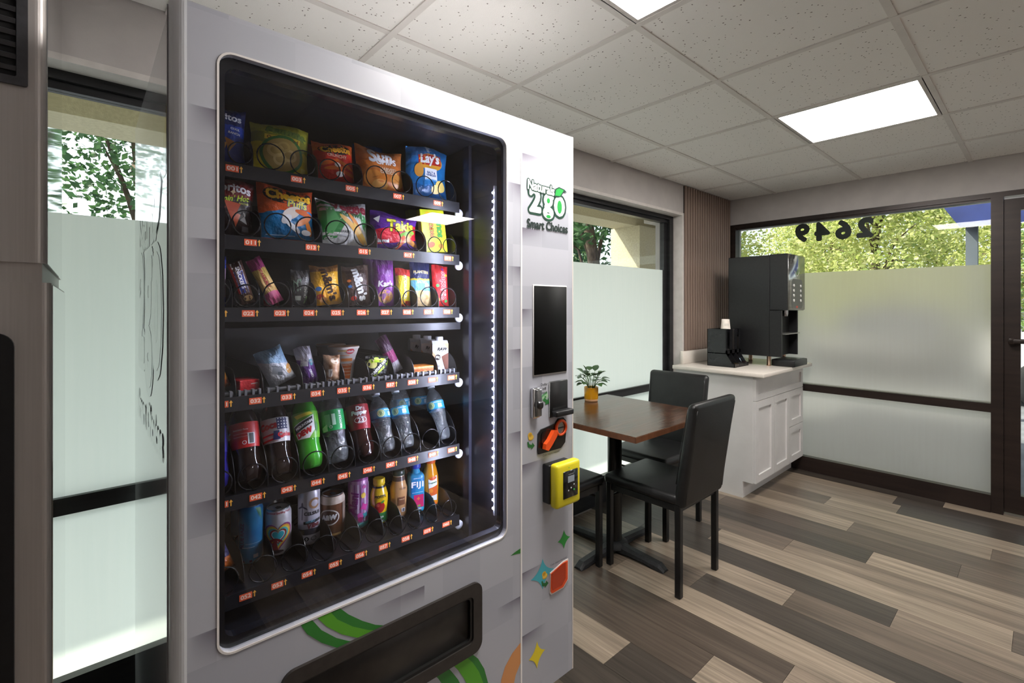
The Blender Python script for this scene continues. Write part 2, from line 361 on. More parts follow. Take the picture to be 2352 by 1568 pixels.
def EL(cx, cy, rx, ry=None, n=20, rot=0, a0=0, a1=360):
    ry = rx if ry is None else ry; v = [(0, 0)]; full = abs(a1 - a0) >= 360
    for k in range(n if full else n + 1):
        a = radians(a0 + (a1 - a0) * k / n); v.append((cos(a) * rx, sin(a) * ry))
    f = [(0, 1 + k, 1 + (k + 1) % n if full else 2 + k) for k in range(n)]
    return xf((v, f), cx, cy, 1, 1, radians(rot))
def RING(cx, cy, r, wd, n=28, a0=0, a1=360, ry=None, rot=0):
    ry = ry or r; v = []
    for k in range(n + 1):
        a = radians(a0 + (a1 - a0) * k / n); v += [(cos(a) * r, sin(a) * ry), (cos(a) * (r - wd), sin(a) * (ry - wd))]
    return xf((v, [(2 * k, 2 * k + 2, 2 * k + 3, 2 * k + 1) for k in range(n)]), cx, cy, 1, 1, radians(rot))
def RC(cx, cy, w, h, rot=0, nx=6, ny=4):
    v = [(-w / 2 + w * i / nx, -h / 2 + h * j / ny) for j in range(ny + 1) for i in range(nx + 1)]
    f = [(j * (nx + 1) + i, j * (nx + 1) + i + 1, (j + 1) * (nx + 1) + i + 1, (j + 1) * (nx + 1) + i) for j in range(ny) for i in range(nx)]
    return xf((v, f), cx, cy, 1, 1, radians(rot))
def PL(pts): 
    return (list(pts), [list(t) for t in tessellate_polygon([[Vector((a, b, 0)) for a, b in pts]])])
def STAR(cx, cy, rx, ry, k=.3, rot=0, n=4):
    """star with n concave points"""
    pts = []
    for i in range(n):
        a = 2 * pi * i / n + pi / 2; e = a + 2 * pi / n; m = (a + e) / 2
        for q in range(6):
            t = q / 6; c0, c1, c2 = (1 - t) ** 2, 2 * t * (1 - t), t * t
            pts.append((rx * (c0 * cos(a) + c1 * k * cos(m) + c2 * cos(e)), ry * (c0 * sin(a) + c1 * k * sin(m) + c2 * sin(e))))
    return xf(PL(pts), cx, cy, 1, 1, radians(rot))
def fine(shape, step):
    """cut a flat shape along a grid so that it can bend"""
    v, f = shape; bm = bmesh.new(); bv = [bm.verts.new((p[0], p[1], hz(p))) for p in v]
    for q in f:
        try: bm.faces.new([bv[i] for i in q])
        except Exception: pass
    for ax in (0, 1):
        lo = min(p[ax] for p in v); hi = max(p[ax] for p in v); k = int((hi - lo) / step)
        if k > 40: k = 40
        for i in range(1, k + 1):
            co = [0, 0, 0]; co[ax] = lo + (hi - lo) * i / (k + 1); no = [0, 0, 0]; no[ax] = 1
            bmesh.ops.bisect_plane(bm, geom=bm.verts[:] + bm.edges[:] + bm.faces[:], plane_co=co, plane_no=no, dist=1e-7)
    bm.verts.index_update(); r = ([(q.co.x, q.co.y, q.co.z) for q in bm.verts], [[q.index for q in fa.verts] for fa in bm.faces]); bm.free(); return r
def rrect(x0, x1, z0, z1, r, n=6):
    p = []
    for cx, cz, a in ((x1 - r, z1 - r, 0), (x0 + r, z1 - r, 90), (x0 + r, z0 + r, 180), (x1 - r, z0 + r, 270)):
        for k in range(n + 1): t = radians(a + 90 * k / n); p.append((cx + r * cos(t), cz + r * sin(t)))
    return p

# ================================================================== the room
XW, YW, CEIL = 4.45, 1.96, 2.325             # far wall, window wall, ceiling
X0, Y0 = -1.85, -3.35                        # the two walls behind the camera
YF = 2.04                                    # plane of the window-wall frame
ZT, ZFILM = EYE + .735, EYE + .295           # head of the windows, top of the frosted film
S = .6096; GX, GY = .82, 1.565               # ceiling grid origin

# floor of separate planks running to the window wall
floor = struct(MB().box(X0 - .1, XW + .1, Y0 - .1, YW + .1, -.06, -.004).build('floor', P((60, 52, 46), .8)))
PW = .178; PX0 = 1.46; PLEN = 1.225
joint = {0: 1.117, 1: .86, 2: .634, 3: 1.50, 4: 1.15, 5: .798, 6: .444, 7: .094, 8: .98, 9: .638, 10: .30, 11: .806, 12: .203, 13: 1.02, 14: .66, 15: .71, 16: .47, -1: 1.3, -2: .9}
LT, ML, MD, MK, DK = (146, 131, 115), (126, 112, 98), (102, 90, 79), (86, 75, 66), (67, 60, 54)
tone = {(0, 1): LT, (0, 0): DK, (1, 1): MK, (1, 0): LT, (2, 1): MK, (2, 0): ML, (3, 1): ML, (3, 0): LT, (4, 1): MD, (4, 0): DK, (5, 1): LT, (5, 0): MD, (6, 1): DK, (6, 0): ML,
        (7, 2): DK, (7, 1): LT, (7, 0): MD, (8, 1): MD, (8, 0): ML, (9, 1): DK, (9, 0): LT, (10, 1): MK, (10, 0): MD, (11, 1): LT, (11, 0): MD, (12, 1): ML, (12, 0): MD, (13, 1): MD, (13, 0): LT,
        (14, 1): ML, (14, 0): DK, (15, 1): LT, (15, 0): DK, (16, 1): DK, (16, 0): LT, (-1, 1): MK, (-1, 0): DK}
rp = random.Random(3)
for k in range(-19, 17):
    xa = PX0 + PW * k; xb = xa + PW
    if xb < X0 or xa > XW + .04: continue
    j = joint.get(k, rp.uniform(0, 1.2)); i = 0
    while j < YW: j += PLEN; i += 1
    top = j; idx = i
    while top > Y0:
        lo = top - PLEN; ya, yb = max(lo, Y0), min(top, YW + .09)
        if yb > ya + .01:
            c = tone.get((k, idx), rp.choice([LT, ML, MD, MD, MK, DK]))
            p = MB().box(-(PW - .0012) / 2, (PW - .0012) / 2, -(yb - ya - .0012) / 2, (yb - ya - .0012) / 2, -.006, 0).build('plank', MAT['plank'], floor, False, ((xa + xb) / 2, (ya + yb) / 2, 0))
            l = lin(c); p.color = (l[0], l[1], l[2], 1)
        top = lo; idx -= 1

# ceiling: slab, exposed grid, fissured tiles, light panels
ceiling = struct(MB().box(X0 - .1, XW + .1, Y0 - .1, YW + .1, CEIL + .06, CEIL + .12).build('ceiling', MAT['white_trim']))
gx = [GX + S * i for i in range(-5, 7) if X0 < GX + S * i < XW - .02]; gy = [GY - S * j for j in range(-1, 9) if Y0 < GY - S * j < YW]
for x in gx: MB().box(x - .012, x + .012, Y0, YW, CEIL - .001, CEIL + .025).build('grid_bar', MAT['tbar'], ceiling)
for y in gy: MB().box(X0, XW, y - .012, y + .012, CEIL, CEIL + .025).build('grid_bar', MAT['tbar'], ceiling)
# lit panels: two in the picture, one seen mirrored in the vending glass
ex = [X0] + gx + [XW]; ey = sorted([Y0] + gy + [YW]); lights = []
tile_me = {}
for i in range(len(ex) - 1):
    for j in range(len(ey) - 1):
        cx, cy = (ex[i] + ex[i + 1]) / 2, (ey[j] + ey[j + 1]) / 2; wx, wy = ex[i + 1] - ex[i] - .014, ey[j + 1] - ey[j] - .014
        ci = round((ex[i] - GX) / S); cj = round((GY - ey[j + 1]) / S)
        if ex[i] > X0 and (ci, cj) in ((0, 1), (3, 1), (3, 6)) and abs(wx - (S - .014)) < .01: lights.append((cx, cy)); continue
        key = (round(wx, 3), round(wy, 3))
        if key not in tile_me:
            b = MB().rbox(-wx / 2, wx / 2, -wy / 2, wy / 2, .004, .02, .003, 1, smooth=False); o = b.build('tile', MAT['tile'], ceiling, False, (cx, cy, CEIL)); tile_me[key] = o.data
        else: place(tile_me[key], 'tile', ceiling, False, (cx, cy, CEIL))
m, t, b = newmat('light_diffuser'); b.inputs['Base Color'].default_value = lin((250, 246, 238)); b.inputs['Emission Color'].default_value = lin((255, 251, 246)); b.inputs['Emission Strength'].default_value = PANEL; MAT['diffuser'] = m
for cx, cy in lights:
    if cy < 0: nm, lab = 'ceiling_light_offscreen', 'lit square ceiling panel mirrored in the vending machine glass'
    elif cx > 2: nm, lab = 'ceiling_light', 'lit square ceiling panel over the floor between table and glass door'
    else: nm, lab = 'ceiling_light', 'lit square ceiling panel above the tall vending machine front'
    t = thing(nm, lab, 'ceiling light', (cx, cy, CEIL), 0, 'square ceiling light panels')
    f = MB(); f.prism([rrect(-.296, .296, -.296, .296, .002, 1), rrect(-.277, .277, -.277, .277, .002, 1)], .0, .02, lambda a, c, d: (a, c, d)); f.build('light_frame', MAT['white_trim'], t, False)
    MB().box(-.277, .277, -.277, .277, .006, .016).build('diffuser', MAT['diffuser'], t, False)

# walls
WL, WR = -1.6, 3.57                          # opening in the window wall
DY = .19                                     # frame line between back window and door
wb = MB(); wb.box(X0, WR + .03, YW, YW + .25, ZT, CEIL + .06); wb.box(WR + .03, XW + .25, YW, YW + .25, 0, CEIL + .06); wb.box(X0 - .2, WL, YW, YW + .25, 0, CEIL + .06); wb.box(WL, WR + .03, YW, YW + .25, -.06, -.002)
wall_left = struct(wb.build('wall_left', MAT['wall']))
wk = MB(); wk.box(XW, XW + .2, Y0, YW, EYE + .745, CEIL + .06); wk.box(XW, XW + .2, Y0, -.95, 0, CEIL + .06)
wall_back = struct(wk.build('wall_back', MAT['wall']))
struct(MB().box(X0 - .2, X0, Y0, YW, 0, CEIL + .06).build('wall_right', MAT['wall']))
struct(MB().box(X0 - .2, XW + .2, Y0 - .2, Y0, 0, CEIL + .06).build('wall_front', MAT['wall']))
# white reveal around the window opening
rv = MB(); rv.box(WL, WR + .035, YW - .006, YF, ZT - .002, ZT + .018); rv.box(WR + .012, WR + .035, YW - .006, YF, 0, ZT - .002)
struct(rv.build('trim_1', MAT['white_trim']))

# window_1: long storefront behind the machines and the table
win1 = struct(bpy.data.objects.new('window_1', None)); col.objects.link(win1); win1.location = ((WL + WR) / 2, YF, .1)
MULL = (EYE - .65, EYE - .60); ys, ye = YF, YF + .06
fr = MB()
fr.box(WL, WR + .012, ys - .005, ye, ZT - .032, ZT); fr.box(WL + .06, WR - .042, ys + .012, ye - .002, ZT - .058, ZT - .032)
for xa, xb in ((WL + .06, .62), (.67, WR - .042)): fr.box(xa, xb, ys, ye, MULL[0], MULL[1]); fr.box(xa, xb, ys - .002, ye, 0, .185)
fr.box(WL, WL + .06, ys - .003, ye + .001, 0, ZT - .032); fr.box(WR - .042, WR + .012, ys - .005, ye + .001, 0, ZT - .032)
fr.box(.62, .67, ys - .003, ye + .001, 0, ZT - .032); fr.box(WR - .09, WR - .042, ys + .02, ye - .003, MULL[1], ZT - .058)
fr.build('window_frame', MAT['frame_dark'], win1)
MB().box(WL, WR, ys - .008, ys + .004, MULL[1] - .002, MULL[1] + .006).build('glazing_bead', MAT['black'], win1)
for a, b_ in ((WL + .06, .62), (.67, WR - .09)):
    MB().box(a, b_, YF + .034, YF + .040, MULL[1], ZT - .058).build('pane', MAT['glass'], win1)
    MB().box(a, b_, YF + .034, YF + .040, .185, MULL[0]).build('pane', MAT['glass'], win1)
    for z0, z1 in ((MULL[1], ZFILM), (.185, MULL[0])):
        MB().add([(a, YF + .032, z0), (b_, YF + .032, z0), (b_, YF + .032, z1), (a, YF + .032, z1)], [(0, 1, 2, 3)]).build('frosted_film', MAT['film'], win1)

# window_2: back wall storefront with the street number, and door_1
win2 = struct(bpy.data.objects.new('window_2', None)); col.objects.link(win2); win2.location = (XW, 1.07, 0)
BX0, BX1 = XW - .012, XW + .07; M2 = (EYE - .695, EYE - .638); BT = EYE + .735
fr = MB(); fr.box(BX0, BX1, -.95, YW, BT - .022, BT + .012); fr.box(BX0 + .012, BX1 - .004, DY + .058, YW - .06, BT - .036, BT - .022)
fr.box(BX0, BX1, DY + .058, YW - .06, M2[0], M2[1]); fr.box(BX0 - .01, BX1 + .002, DY + .058, YW - .06, 0, EYE - 1.235)
fr.box(BX0 - .003, BX1 + .004, DY, DY + .058, 0, BT - .022); fr.box(BX0 - .003, BX1 + .004, YW - .06, YW, 0, BT - .022)
fr.build('window_frame', MAT['frame'], win2)
for z0, z1 in ((M2[1], BT - .036), (EYE - 1.235, M2[0])):
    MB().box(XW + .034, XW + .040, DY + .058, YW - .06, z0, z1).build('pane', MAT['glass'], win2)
F2 = EYE + .281
for z0, z1 in ((M2[1], F2), (EYE - 1.235, M2[0])):
    MB().add([(XW + .032, DY + .058, z0), (XW + .032, YW - .06, z0), (XW + .032, YW - .06, z1), (XW + .032, DY + .058, z1)], [(0, 1, 2, 3)]).build('frosted_film', MAT['film2'], win2)
# numerals stuck on the outside of the glass, so they read mirrored from indoors
for ch, px, py in (('2', 1987, 522), ('6', 1937, 527), ('4', 1888, 531), ('9', 1843, 535)):
    c = onx(px, py, XW + .045); sh = FAT(TX(ch, 0, 0, w=.090, h=.135), .011)
    o = MB().add([(XW + .044 + hz(p), c.y + p[0], c.z + p[1]) for p in sh[0]], sh[1]).build('numeral', P((14, 12, 12), .5), win2)
    o['label'] = 'black number decal seen from behind'

door = struct(bpy.data.objects.new('door_1', None)); col.objects.link(door); door.location = (XW, -.35, 0)
DA, DB = DY - .001, -.90
fr = MB(); D0, D1 = XW + .0, XW + .05
fr.box(D0, D1, DA - .075, DA, .02, BT - .04); fr.box(D0, D1, DB, DB + .075, .02, BT - .04); fr.box(D0 + .001, D1 - .001, DB + .075, DA - .075, BT - .115, BT - .04); fr.box(D0 + .001, D1 - .001, DB + .075, DA - .075, .02, .14)
fr.build('door_frame', MAT['frame'], door)
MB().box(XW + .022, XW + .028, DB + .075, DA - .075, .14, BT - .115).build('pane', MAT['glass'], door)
hb = MB(); hb.rbox(XW - .06, XW - .035, DB + .03, DA - .02, EYE - .235, EYE - .205, .006, 2); hb.rbox(XW - .06, XW, DA - .05, DA - .02, EYE - .24, EYE - .2, .006, 2); hb.rbox(XW - .06, XW, DB + .02, DB + .05, EYE - .24, EYE - .2, .006, 2)
hb.build('push_bar', MAT['frame'], door)
MB().box(XW - .03, XW + .06, DB, DA, 0, .012).build('threshold', P((150, 140, 128), .4, .7), door)

# fluted slat panel on the window wall beside the corner
t = thing('slat_panel', 'brown fluted slat panel on the wall beside the coffee corner', 'wall panel', (4.02, YW, .99))
SX0, SX1 = 3.606, XW - .017; ZS0 = .995
MB().box(SX0, SX1, YW - .008, YW - .001, ZS0, CEIL - .002).build('backing', P((34, 27, 23), .8), t)
ns = 20; pt = (SX1 - SX0) / ns; sm = None
for i in range(ns):
    if sm is None: sm = MB().rbox(0, pt * .62, -.022, -.008, 0, CEIL - .002 - ZS0, .002, 1, smooth=False).build('slat', MAT['slat'], t, True, (SX0 + i * pt, YW, ZS0)).data
    else: place(sm, 'slat', t, True, (SX0 + i * pt, YW, ZS0))

# ================================================================== outdoors
ground = struct(MB().box(-60, 80, -60, 80, -.2, -.06).build('ground', MAT['asphalt']))
porch = thing('porch_roof', 'cream stucco porch roof with beam and pier outside the long window', 'porch', (2, 2.8, 0))
MB().box(-7, 6.2, YW + .25, 3.45, EYE + 1.06, EYE + 1.16).build('soffit', MAT['soffit'], porch)
MB().box(-7, 6.2, 3.15, 3.45, EYE + .93, EYE + 1.06).build('beam', MAT['soffit'], porch)
MB().box(4.72, 5.42, 3.1, 3.5, -.06, EYE + .93).build('pier', MAT['soffit'], porch)
porch2 = thing('eave', 'white eave outside above the numbered window', 'eave', (5.3, 1, 2.3))
MB().box(XW + .2, 6.05, -6, 3.0, EYE + .93, EYE + 1.05).build('soffit', MAT['white_trim'], porch2)
# awning and post outside the back window
aw = thing('awning', 'blue canopy on a grey post outside the back window', 'canopy', (8.6, .2, 0))
b = MB(); z0 = EYE + .97
b.add([(8.0, .94, z0 + .40), (8.0, -4, z0 + .40), (9.4, .94, z0 + .62), (9.4, -4, z0 + .62), (8.0, .715, z0), (8.0, -4, z0), (9.4, .715, z0 + .2), (9.4, -4, z0 + .2)],
      [(0, 1, 5, 4), (2, 6, 7, 3), (0, 4, 6, 2), (1, 3, 7, 5), (0, 2, 3, 1), (4, 5, 7, 6)]); b.build('canopy', noisy('blue_canopy_cloth', (30, 42, 96), (44, 58, 120), (3, 3, 3), rough=.5), aw)
MB().box(8.3, 8.42, .58, .69, -.06, z0 + .3).build('post', noisy('grey_post_paint', (88, 94, 100), (100, 106, 112), (4, 4, 4), rough=.6), aw)

def leaf_cloud(blobs, n, size, seed):
    rr = random.Random(seed); v = []; f = []
    tot = sum(b[3] ** 2 for b in blobs)
    for bx, by, bz, br in blobs:
        for _ in range(int(n * br * br / tot)):
            d = Vector((rr.gauss(0, 1), rr.gauss(0, 1), rr.gauss(0, 1))).normalized() * br * rr.uniform(.45, 1.05)
            c = Vector((bx, by, bz)) + Vector((d.x, d.y, d.z * .8)); a = Vector((rr.gauss(0, 1), rr.gauss(0, 1), rr.gauss(0, .6))).normalized()
            q = a.cross(Vector((rr.gauss(0, 1), rr.gauss(0, 1), rr.gauss(0, 1)))).normalized(); s_ = size * rr.uniform(.6, 1.3)
            o = len(v); v += [c - a * s_, c + q * s_ * .5, c + a * s_, c - q * s_ * .5]; f.append((o, o + 1, o + 2, o + 3))
    return v, f
def make_tree(name, label, loc, h, spread, nleaf, size, leaf, seed, group, low=.25, trunk=.16, nb=14):
    rr = random.Random(seed); t = thing(name, label, 'tree', loc, rr.uniform(0, 6), group)
    tr = MB(); pts = [Vector((sin(i * 1.3 + seed) * .05 * i, cos(i * .9 + seed) * .05 * i, h * .8 * i / 6 - .1)) for i in range(7)]
    tr.tube(pts, trunk, 9, taper=trunk * .35); blobs = []
    for k in range(nb):
        z = h * (low + (1 - low) * (k + .5) / nb); a = k * 2.4 + seed; fall = 1 - .55 * ((k + .5) / nb)
        p = Vector((cos(a) * spread * .62 * fall, sin(a) * spread * .62 * fall, z)); i = min(int(z / (h * .8) * 6), 5)
        tr.tube([pts[max(i - 1, 0)], (pts[i] + p) / 2 + Vector((0, 0, .1)), p], trunk * .32, 5, taper=trunk * .06)
        blobs.append((p.x, p.y, p.z, spread * .5 * (.75 + .5 * rr.random())))
    tr.build('trunk', MAT['bark'], t, False)
    v, f = leaf_cloud(blobs, nleaf, size, seed); MB().add(v, f).build('foliage', MAT[leaf], t, False)['kind'] = 'stuff'
    return t
G1 = 'trees across the road beyond the back window'; G2 = 'trees beyond the long window'
BL = 'yellow-green sunlit tree across the road beyond the numbered window'; BM = 'mid green tree among the sunlit trees beyond the numbered window'
rt = random.Random(11); protos = []
for i, lf in enumerate(('leaf_sun', 'leaf_mid', 'leaf_sun')):
    protos.append(make_tree('roadside_tree', BM if lf == 'leaf_mid' else BL, (15, 6 - 2 * i, -.1), 6.6, 2.3, 16000, .07, lf, 20 + i, G1, low=.12))
spots = [(16.8, 8.4, 0), (17.0, 3.3, 2), (16.8, -1.8, 1), (22.2, 11.0, 1), (22.0, 5.9, 2), (22.2, .8, 0), (22.2, -4.4, 1), (27.6, 13.6, 2), (27.4, 8.4, 0), (27.6, 3.3, 2), (27.4, -1.9, 1)]
for i, (x, y, k) in enumerate(spots):
    o = protos[k] if i < 3 else copy_tree(protos[k]); o.location = (x, y, -.1); o.rotation_euler = (0, 0, rt.uniform(0, 6)); sc = rt.uniform(.95, 1.08); o.scale = (sc, sc, sc * (1 + .012 * (x - 14)))
make_tree('maple_tree', 'leafy maple against the sky beside the steel ice dispenser', (.75, 8.2, -.1), 6.4, 1.9, 11000, .052, 'leaf_dark', 41, G2, low=.42, trunk=.13)
make_tree('maple_tree', 'loose leafy maple hanging low left of the leafy maple', (-3.4, 13.0, -.1), 7.6, 2.0, 8000, .08, 'leaf_dark', 44, G2, low=.35, trunk=.13)
for i, (x, y, h, lf, lo, lab) in enumerate([(9.6, 7.6, 9, 'leaf_dark', .30, 'dark trunked tree nearest the stucco pier'), (13.6, 12.4, 9.6, 'leaf_dark', .12, 'shady tree behind the dark trunk past the pier'), (8.2, 12.6, 8, 'leaf_mid', .12, 'bushy green tree by the window edge next to the vending machine'),
                                     (18.4, 17.0, 10.5, 'leaf_mid', .1, 'far green tree in the gap beside the pier')]):
    make_tree('shade_tree', lab, (x, y, -.1), h, 2.2, 5600, .12, lf, 60 + i, G2, low=lo, trunk=.2)

# ---- parked car glimpsed through the door
prof = [(-2.2, .32), (-2.25, .62), (-2.1, .82), (-1.2, .95), (-.55, 1.40), (.85, 1.44), (1.55, 1.02), (2.1, .92), (2.2, .6), (2.15, .3)]
win = [(-1.08, .98), (-.52, 1.34), (.8, 1.38), (1.38, 1.02)]
def make_car(label, loc, rot, paint):
    car = thing('car', label, 'car', loc, rot, 'cars parked outside')
    b = MB(); b.prism([prof], -.86, .86, lambda a, c, d: (a, d, c)); b.build('body', paint, car, False)
    for s_ in (-1, 1):
        MB().prism([win], s_ * .862, s_ * .868, lambda a, c, d: (a, d, c)).build('side_window', P((26, 30, 34), .1), car, False)
        for x in (-1.4, 1.4):
            MB().lathe([(.2, -.1), (.33, -.1), (.34, -.06), (.34, .06), (.33, .1), (.2, .1)], 20, M=Matrix.Translation((x, s_ * .8, .33)) @ Matrix.Rotation(pi / 2, 4, 'X')).build('wheel', P((24, 24, 26), .8), car, False)
    for x0, x1, z0, z1 in ((-2.27, -2.2, .3, .5), (2.14, 2.22, .28, .48)): MB().box(x0, x1, -.8, .8, z0, z1).build('bumper', P((40, 40, 44), .6), car, False)
make_car('white parked car seen through the glass door', (10.6, -1.4, -.06), radians(90), P((232, 232, 234), .25, 0, .5))
make_car('dark car parked end-on behind the frosted numbered window', (11.6, 2.2, -.06), 0, P((36, 38, 44), .3, 0, .5))

# ================================================================== table, chairs, plant
TZ = EYE - .58
t = thing('cafe_table', 'square dark wood cafe table on a black pedestal', 'table', (2.20, 1.58, 0))
b = MB(); b.rbox(-.38, .38, -.365, .365, TZ - .028, TZ, .002, 1, smooth=False)
top = b.build('table_top', MAT['wood'], t, False)
e = MB()
for x0, x1, y0, y1 in ((-.3815, -.3795, -.366, .366), (.3795, .3815, -.366, .366), (-.3815, .3815, -.3665, -.3645), (-.3815, .3815, .3645, .3665)): e.box(x0, x1, y0, y1, TZ - .027, TZ - .002)
e.build('edge_band', noisy('reddish_edge_band', (84, 50, 30), (104, 64, 40), (40, 40, 8), rough=.4), top, False)
MB().lathe([(.042, .05), (.039, .09), (.039, TZ - .05), (.06, TZ - .045), (.06, TZ - .029)], 28, M=Matrix.Translation((0, .026, 0))).build('column', MAT['blackmetal'], t, False)
MB().box(-.16, .16, -.16, .16, TZ - .034, TZ - .028).build('mounting_plate', MAT['blackmetal'], t, False)
FY = .026                                       # the pedestal stands a little behind the middle of the top
b = MB(); b.lathe([(.075, .028), (.07, .05), (.045, .062)], 24, M=Matrix.Translation((0, FY, 0)))
base = b.build('base_hub', MAT['iron'], t, False)
for k in range(4):
    M = Matrix.Translation((0, FY, 0)) @ Matrix.Rotation(k * pi / 2, 4, 'Z'); a = MB(); pr = []
    sec = [(-.032, .0), (-.03, .02), (-.017, .036), (.017, .036), (.03, .02), (.032, .0)]
    st = [(.0, 1.25, .02), (.06, 1.1, .018), (.10, .9, .012), (.2, .85, .006), (.285, .85, 0), (.315, .8, -.004)]
    v = []; f = []
    for i, (x, s_, dz) in enumerate(st):
        for yy, zz in sec: v.append((x, yy * s_, max(zz * (1 if i < 5 else .45) + (dz if zz > 0 else (0 if i > 3 else .012)), 0.002)))
    n = len(sec)
    for i in range(len(st) - 1):
        for q in range(n): f.append((i * n + q, i * n + (q + 1) % n, (i + 1) * n + (q + 1) % n, (i + 1) * n + q))
    f += [list(range(n)), list(range(len(v) - n, len(v)))]
    a.add(v, f, 0, False, M); a.lathe([(.018, 0), (.018, .012)], 10, M=M @ Matrix.Translation((.27, 0, 0))); a.build('foot', MAT['iron'], t, False)

def make_chair(label, loc, rot):
    t = thing('dining_chair', label, 'chair', loc, rot, 'black upholstered chairs round the cafe table')
    b = MB(); b.rbox(-.20, .20, -.20, .225, .425, .475, .02, 3); 
    for i, (x, y, z) in enumerate(b.v):                         # crowned, narrowing pad
        if z > .45: b.v[i] = (x, y, z + .008 * (1 - (x / .2) ** 2) * (1 - (y / .22) ** 2))
    b.build('seat', MAT['leather'], t, False)
    # slanted backrest, slightly wider at the top
    b = MB(); b.rbox(-.2, .2, -.029, .029, 0, .50, .024, 4)
    def bend(p):
        x, y, z = p; f = z / .5
        return (x * (.985 + .06 * f), -.20 + y * (1.05 - .25 * f) - .075 * f ** 1.2, .415 + z * .992)
    b.v = [bend(p) for p in b.v]; bk = b.build('backrest', MAT['leather'], t, False)
    for s_ in (-1, 1):
        for yy, zz in ((-.022, 0), (.022, .08)): MB().tube([bend((s_ * .184, yy * 1.3, .03 + zz + (.44 - zz) * q / 10)) for q in range(11)], .0022, 5).build('piping', MAT['leather'], bk, False)
    fr = MB(); 
    for s_ in (-1, 1): fr.box(s_ * .175 - .012, s_ * .175 + .012, -.19, .2, .395, .425)
    fr.box(-.18, .18, .175, .2, .395, .425); fr.box(-.18, .18, -.2, -.175, .395, .425); fr.build('seat_frame', MAT['blackmetal'], t, False)
    MB().tube([(-.175, .188, .36), (.175, .188, .36)], .006, 6).build('stretcher', MAT['blackmetal'], t, False)
    for sx in (-1, 1):
        for sy in (-1, 1):
            y0 = .195 if sy > 0 else -.195
            MB().rbox(sx * .18 - .0145, sx * .18 + .0145, y0 - .0145, y0 + .0145, .0, .43, .003, 1, smooth=False).build('leg', MAT['blackmetal'], t, False)
    return t
make_chair('black chair with its tall back to the open floor', (2.235, 1.335, 0), 0)
make_chair('black chair between the table and the white cabinet', (2.69, 1.645, 0), pi / 2)
make_chair('black chair between the vending machine and the table', (1.80, 1.735, 0), -pi / 2)

PXC, PYC = 2.325, 1.872
t = thing('potted_plant', 'small leafy plant in a yellow ribbed pot on the wooden table', 'plant', (PXC, PYC, TZ))
b = MB(); n = 48; prof = [(.040, .014), (.0425, .018), (.0435, .084), (.0435, .086), (.039, .086), (.038, .07)]
for_v = []
b.lathe(prof, n); 
for i, (x, y, z) in enumerate(b.v):
    r = sqrt(x * x + y * y); a = atan2(y, x)
    if r > .0405 and .016 < z < .08: k = 1 + .012 * cos(a * 16); b.v[i] = (x * k, y * k, z)
pot = b.build('pot', noisy('yellow_glaze', (206, 142, 12), (226, 162, 22), (30, 30, 4), rough=.28, coat=.4), t, False)
MB().lathe([(.037, 0), (.0395, .002), (.0405, .0145), (.03, .0146)], 40).build('bare_clay_base', P((176, 132, 92), .8), pot, False)
MB().lathe([(.0385, .06), (.0385, .078)], 24).build('soil', P((44, 34, 26), .95), pot, False)
rl = random.Random(5); lm = []
for tn in ((46, 74, 38), (58, 90, 46), (38, 62, 34)): lm.append(noisy('plant_leaf', tn, tuple(c + 16 for c in tn), (40, 40, 40), rough=.4))
stems = MB()
for i in range(32):
    a = i * 2.39996; up = 1 - (i / 32); el = radians(14 + 62 * up * rl.uniform(.8, 1.1)); L = .034 + .034 * rl.random() + .028 * up
    d = Vector((cos(a) * cos(el), sin(a) * cos(el), sin(el))); base = Vector((cos(a) * .014, sin(a) * .014, .075)); tip = base + d * L + Vector((0, 0, .022))
    stems.tube([base, base + (tip - base) * .5 + Vector((0, 0, .012)), tip], .0014, 4)
    side = d.cross(Vector((0, 0, 1))).normalized(); ll = rl.uniform(.046, .060); ww = ll * .46; dr = Vector((d.x, d.y, d.z * .6 - .1)).normalized(); nn = side.cross(dr)
    v = []; f = []
    for q in range(7):
        u = q / 6; c = tip + dr * ll * u + Vector((0, 0, -.016 * u * u)); hw = ww * (sin(pi * u ** .8) ** .75 if 0 < u < 1 else .03)
        v += [c - side * hw - nn * hw * .25 * -1, c, c + side * hw + nn * hw * .25]
    for q in range(6): o = q * 3; f += [(o, o + 1, o + 4, o + 3), (o + 1, o + 2, o + 5, o + 4)]
    MB().add(v, f, 0, True).build('leaf', lm[i % 3], t, False)
stems.build('stems', P((70, 104, 50), .6), t, False)

# ================================================================== coffee corner
CT = EYE - .457; CXL, CXR, CYF = 3.465, 4.425, 1.365
t = thing('base_cabinet', 'white shaker base cabinet under the stone counter', 'cabinet', (3.95, 1.65, 0))
cz0, cz1 = .117, CT - .03
b = MB(); b.box(CXL, CXR, CYF, 1.945, cz0, cz1); b.box(CXL, CXR, CYF + .07, 1.945, 0, cz0); b.build('body', MAT['cabinet'], t)
def shaker(name, x0, x1, z0, z1, par, rail=.05):
    y1 = CYF; y0 = CYF - .019
    b = MB(); b.prism([rrect(x0, x1, z0, z1, .001, 1), rrect(x0 + rail, x1 - rail, z0 + rail, z1 - rail, .001, 1)], y0, y1, lambda a, c, d: (a, d, c)); b.box(x0 + rail, x1 - rail, y0 + .011, y1, z0 + rail, z1 - rail)
    return b.build(name, MAT['cabinet'], par)
dz = EYE - .66; xs = [CXL + .003, 3.80, 4.115, CXR - .003]
shaker('drawer', xs[0], xs[3], dz + .0025, cz1 - .004, t, .042)
shaker('cabinet_door', xs[0], xs[1] - .0015, cz0 + .003, dz - .0015, t); shaker('cabinet_door', xs[1] + .0015, xs[2] - .0015, cz0 + .003, dz - .0015, t)
zm = (cz0 + dz) / 2
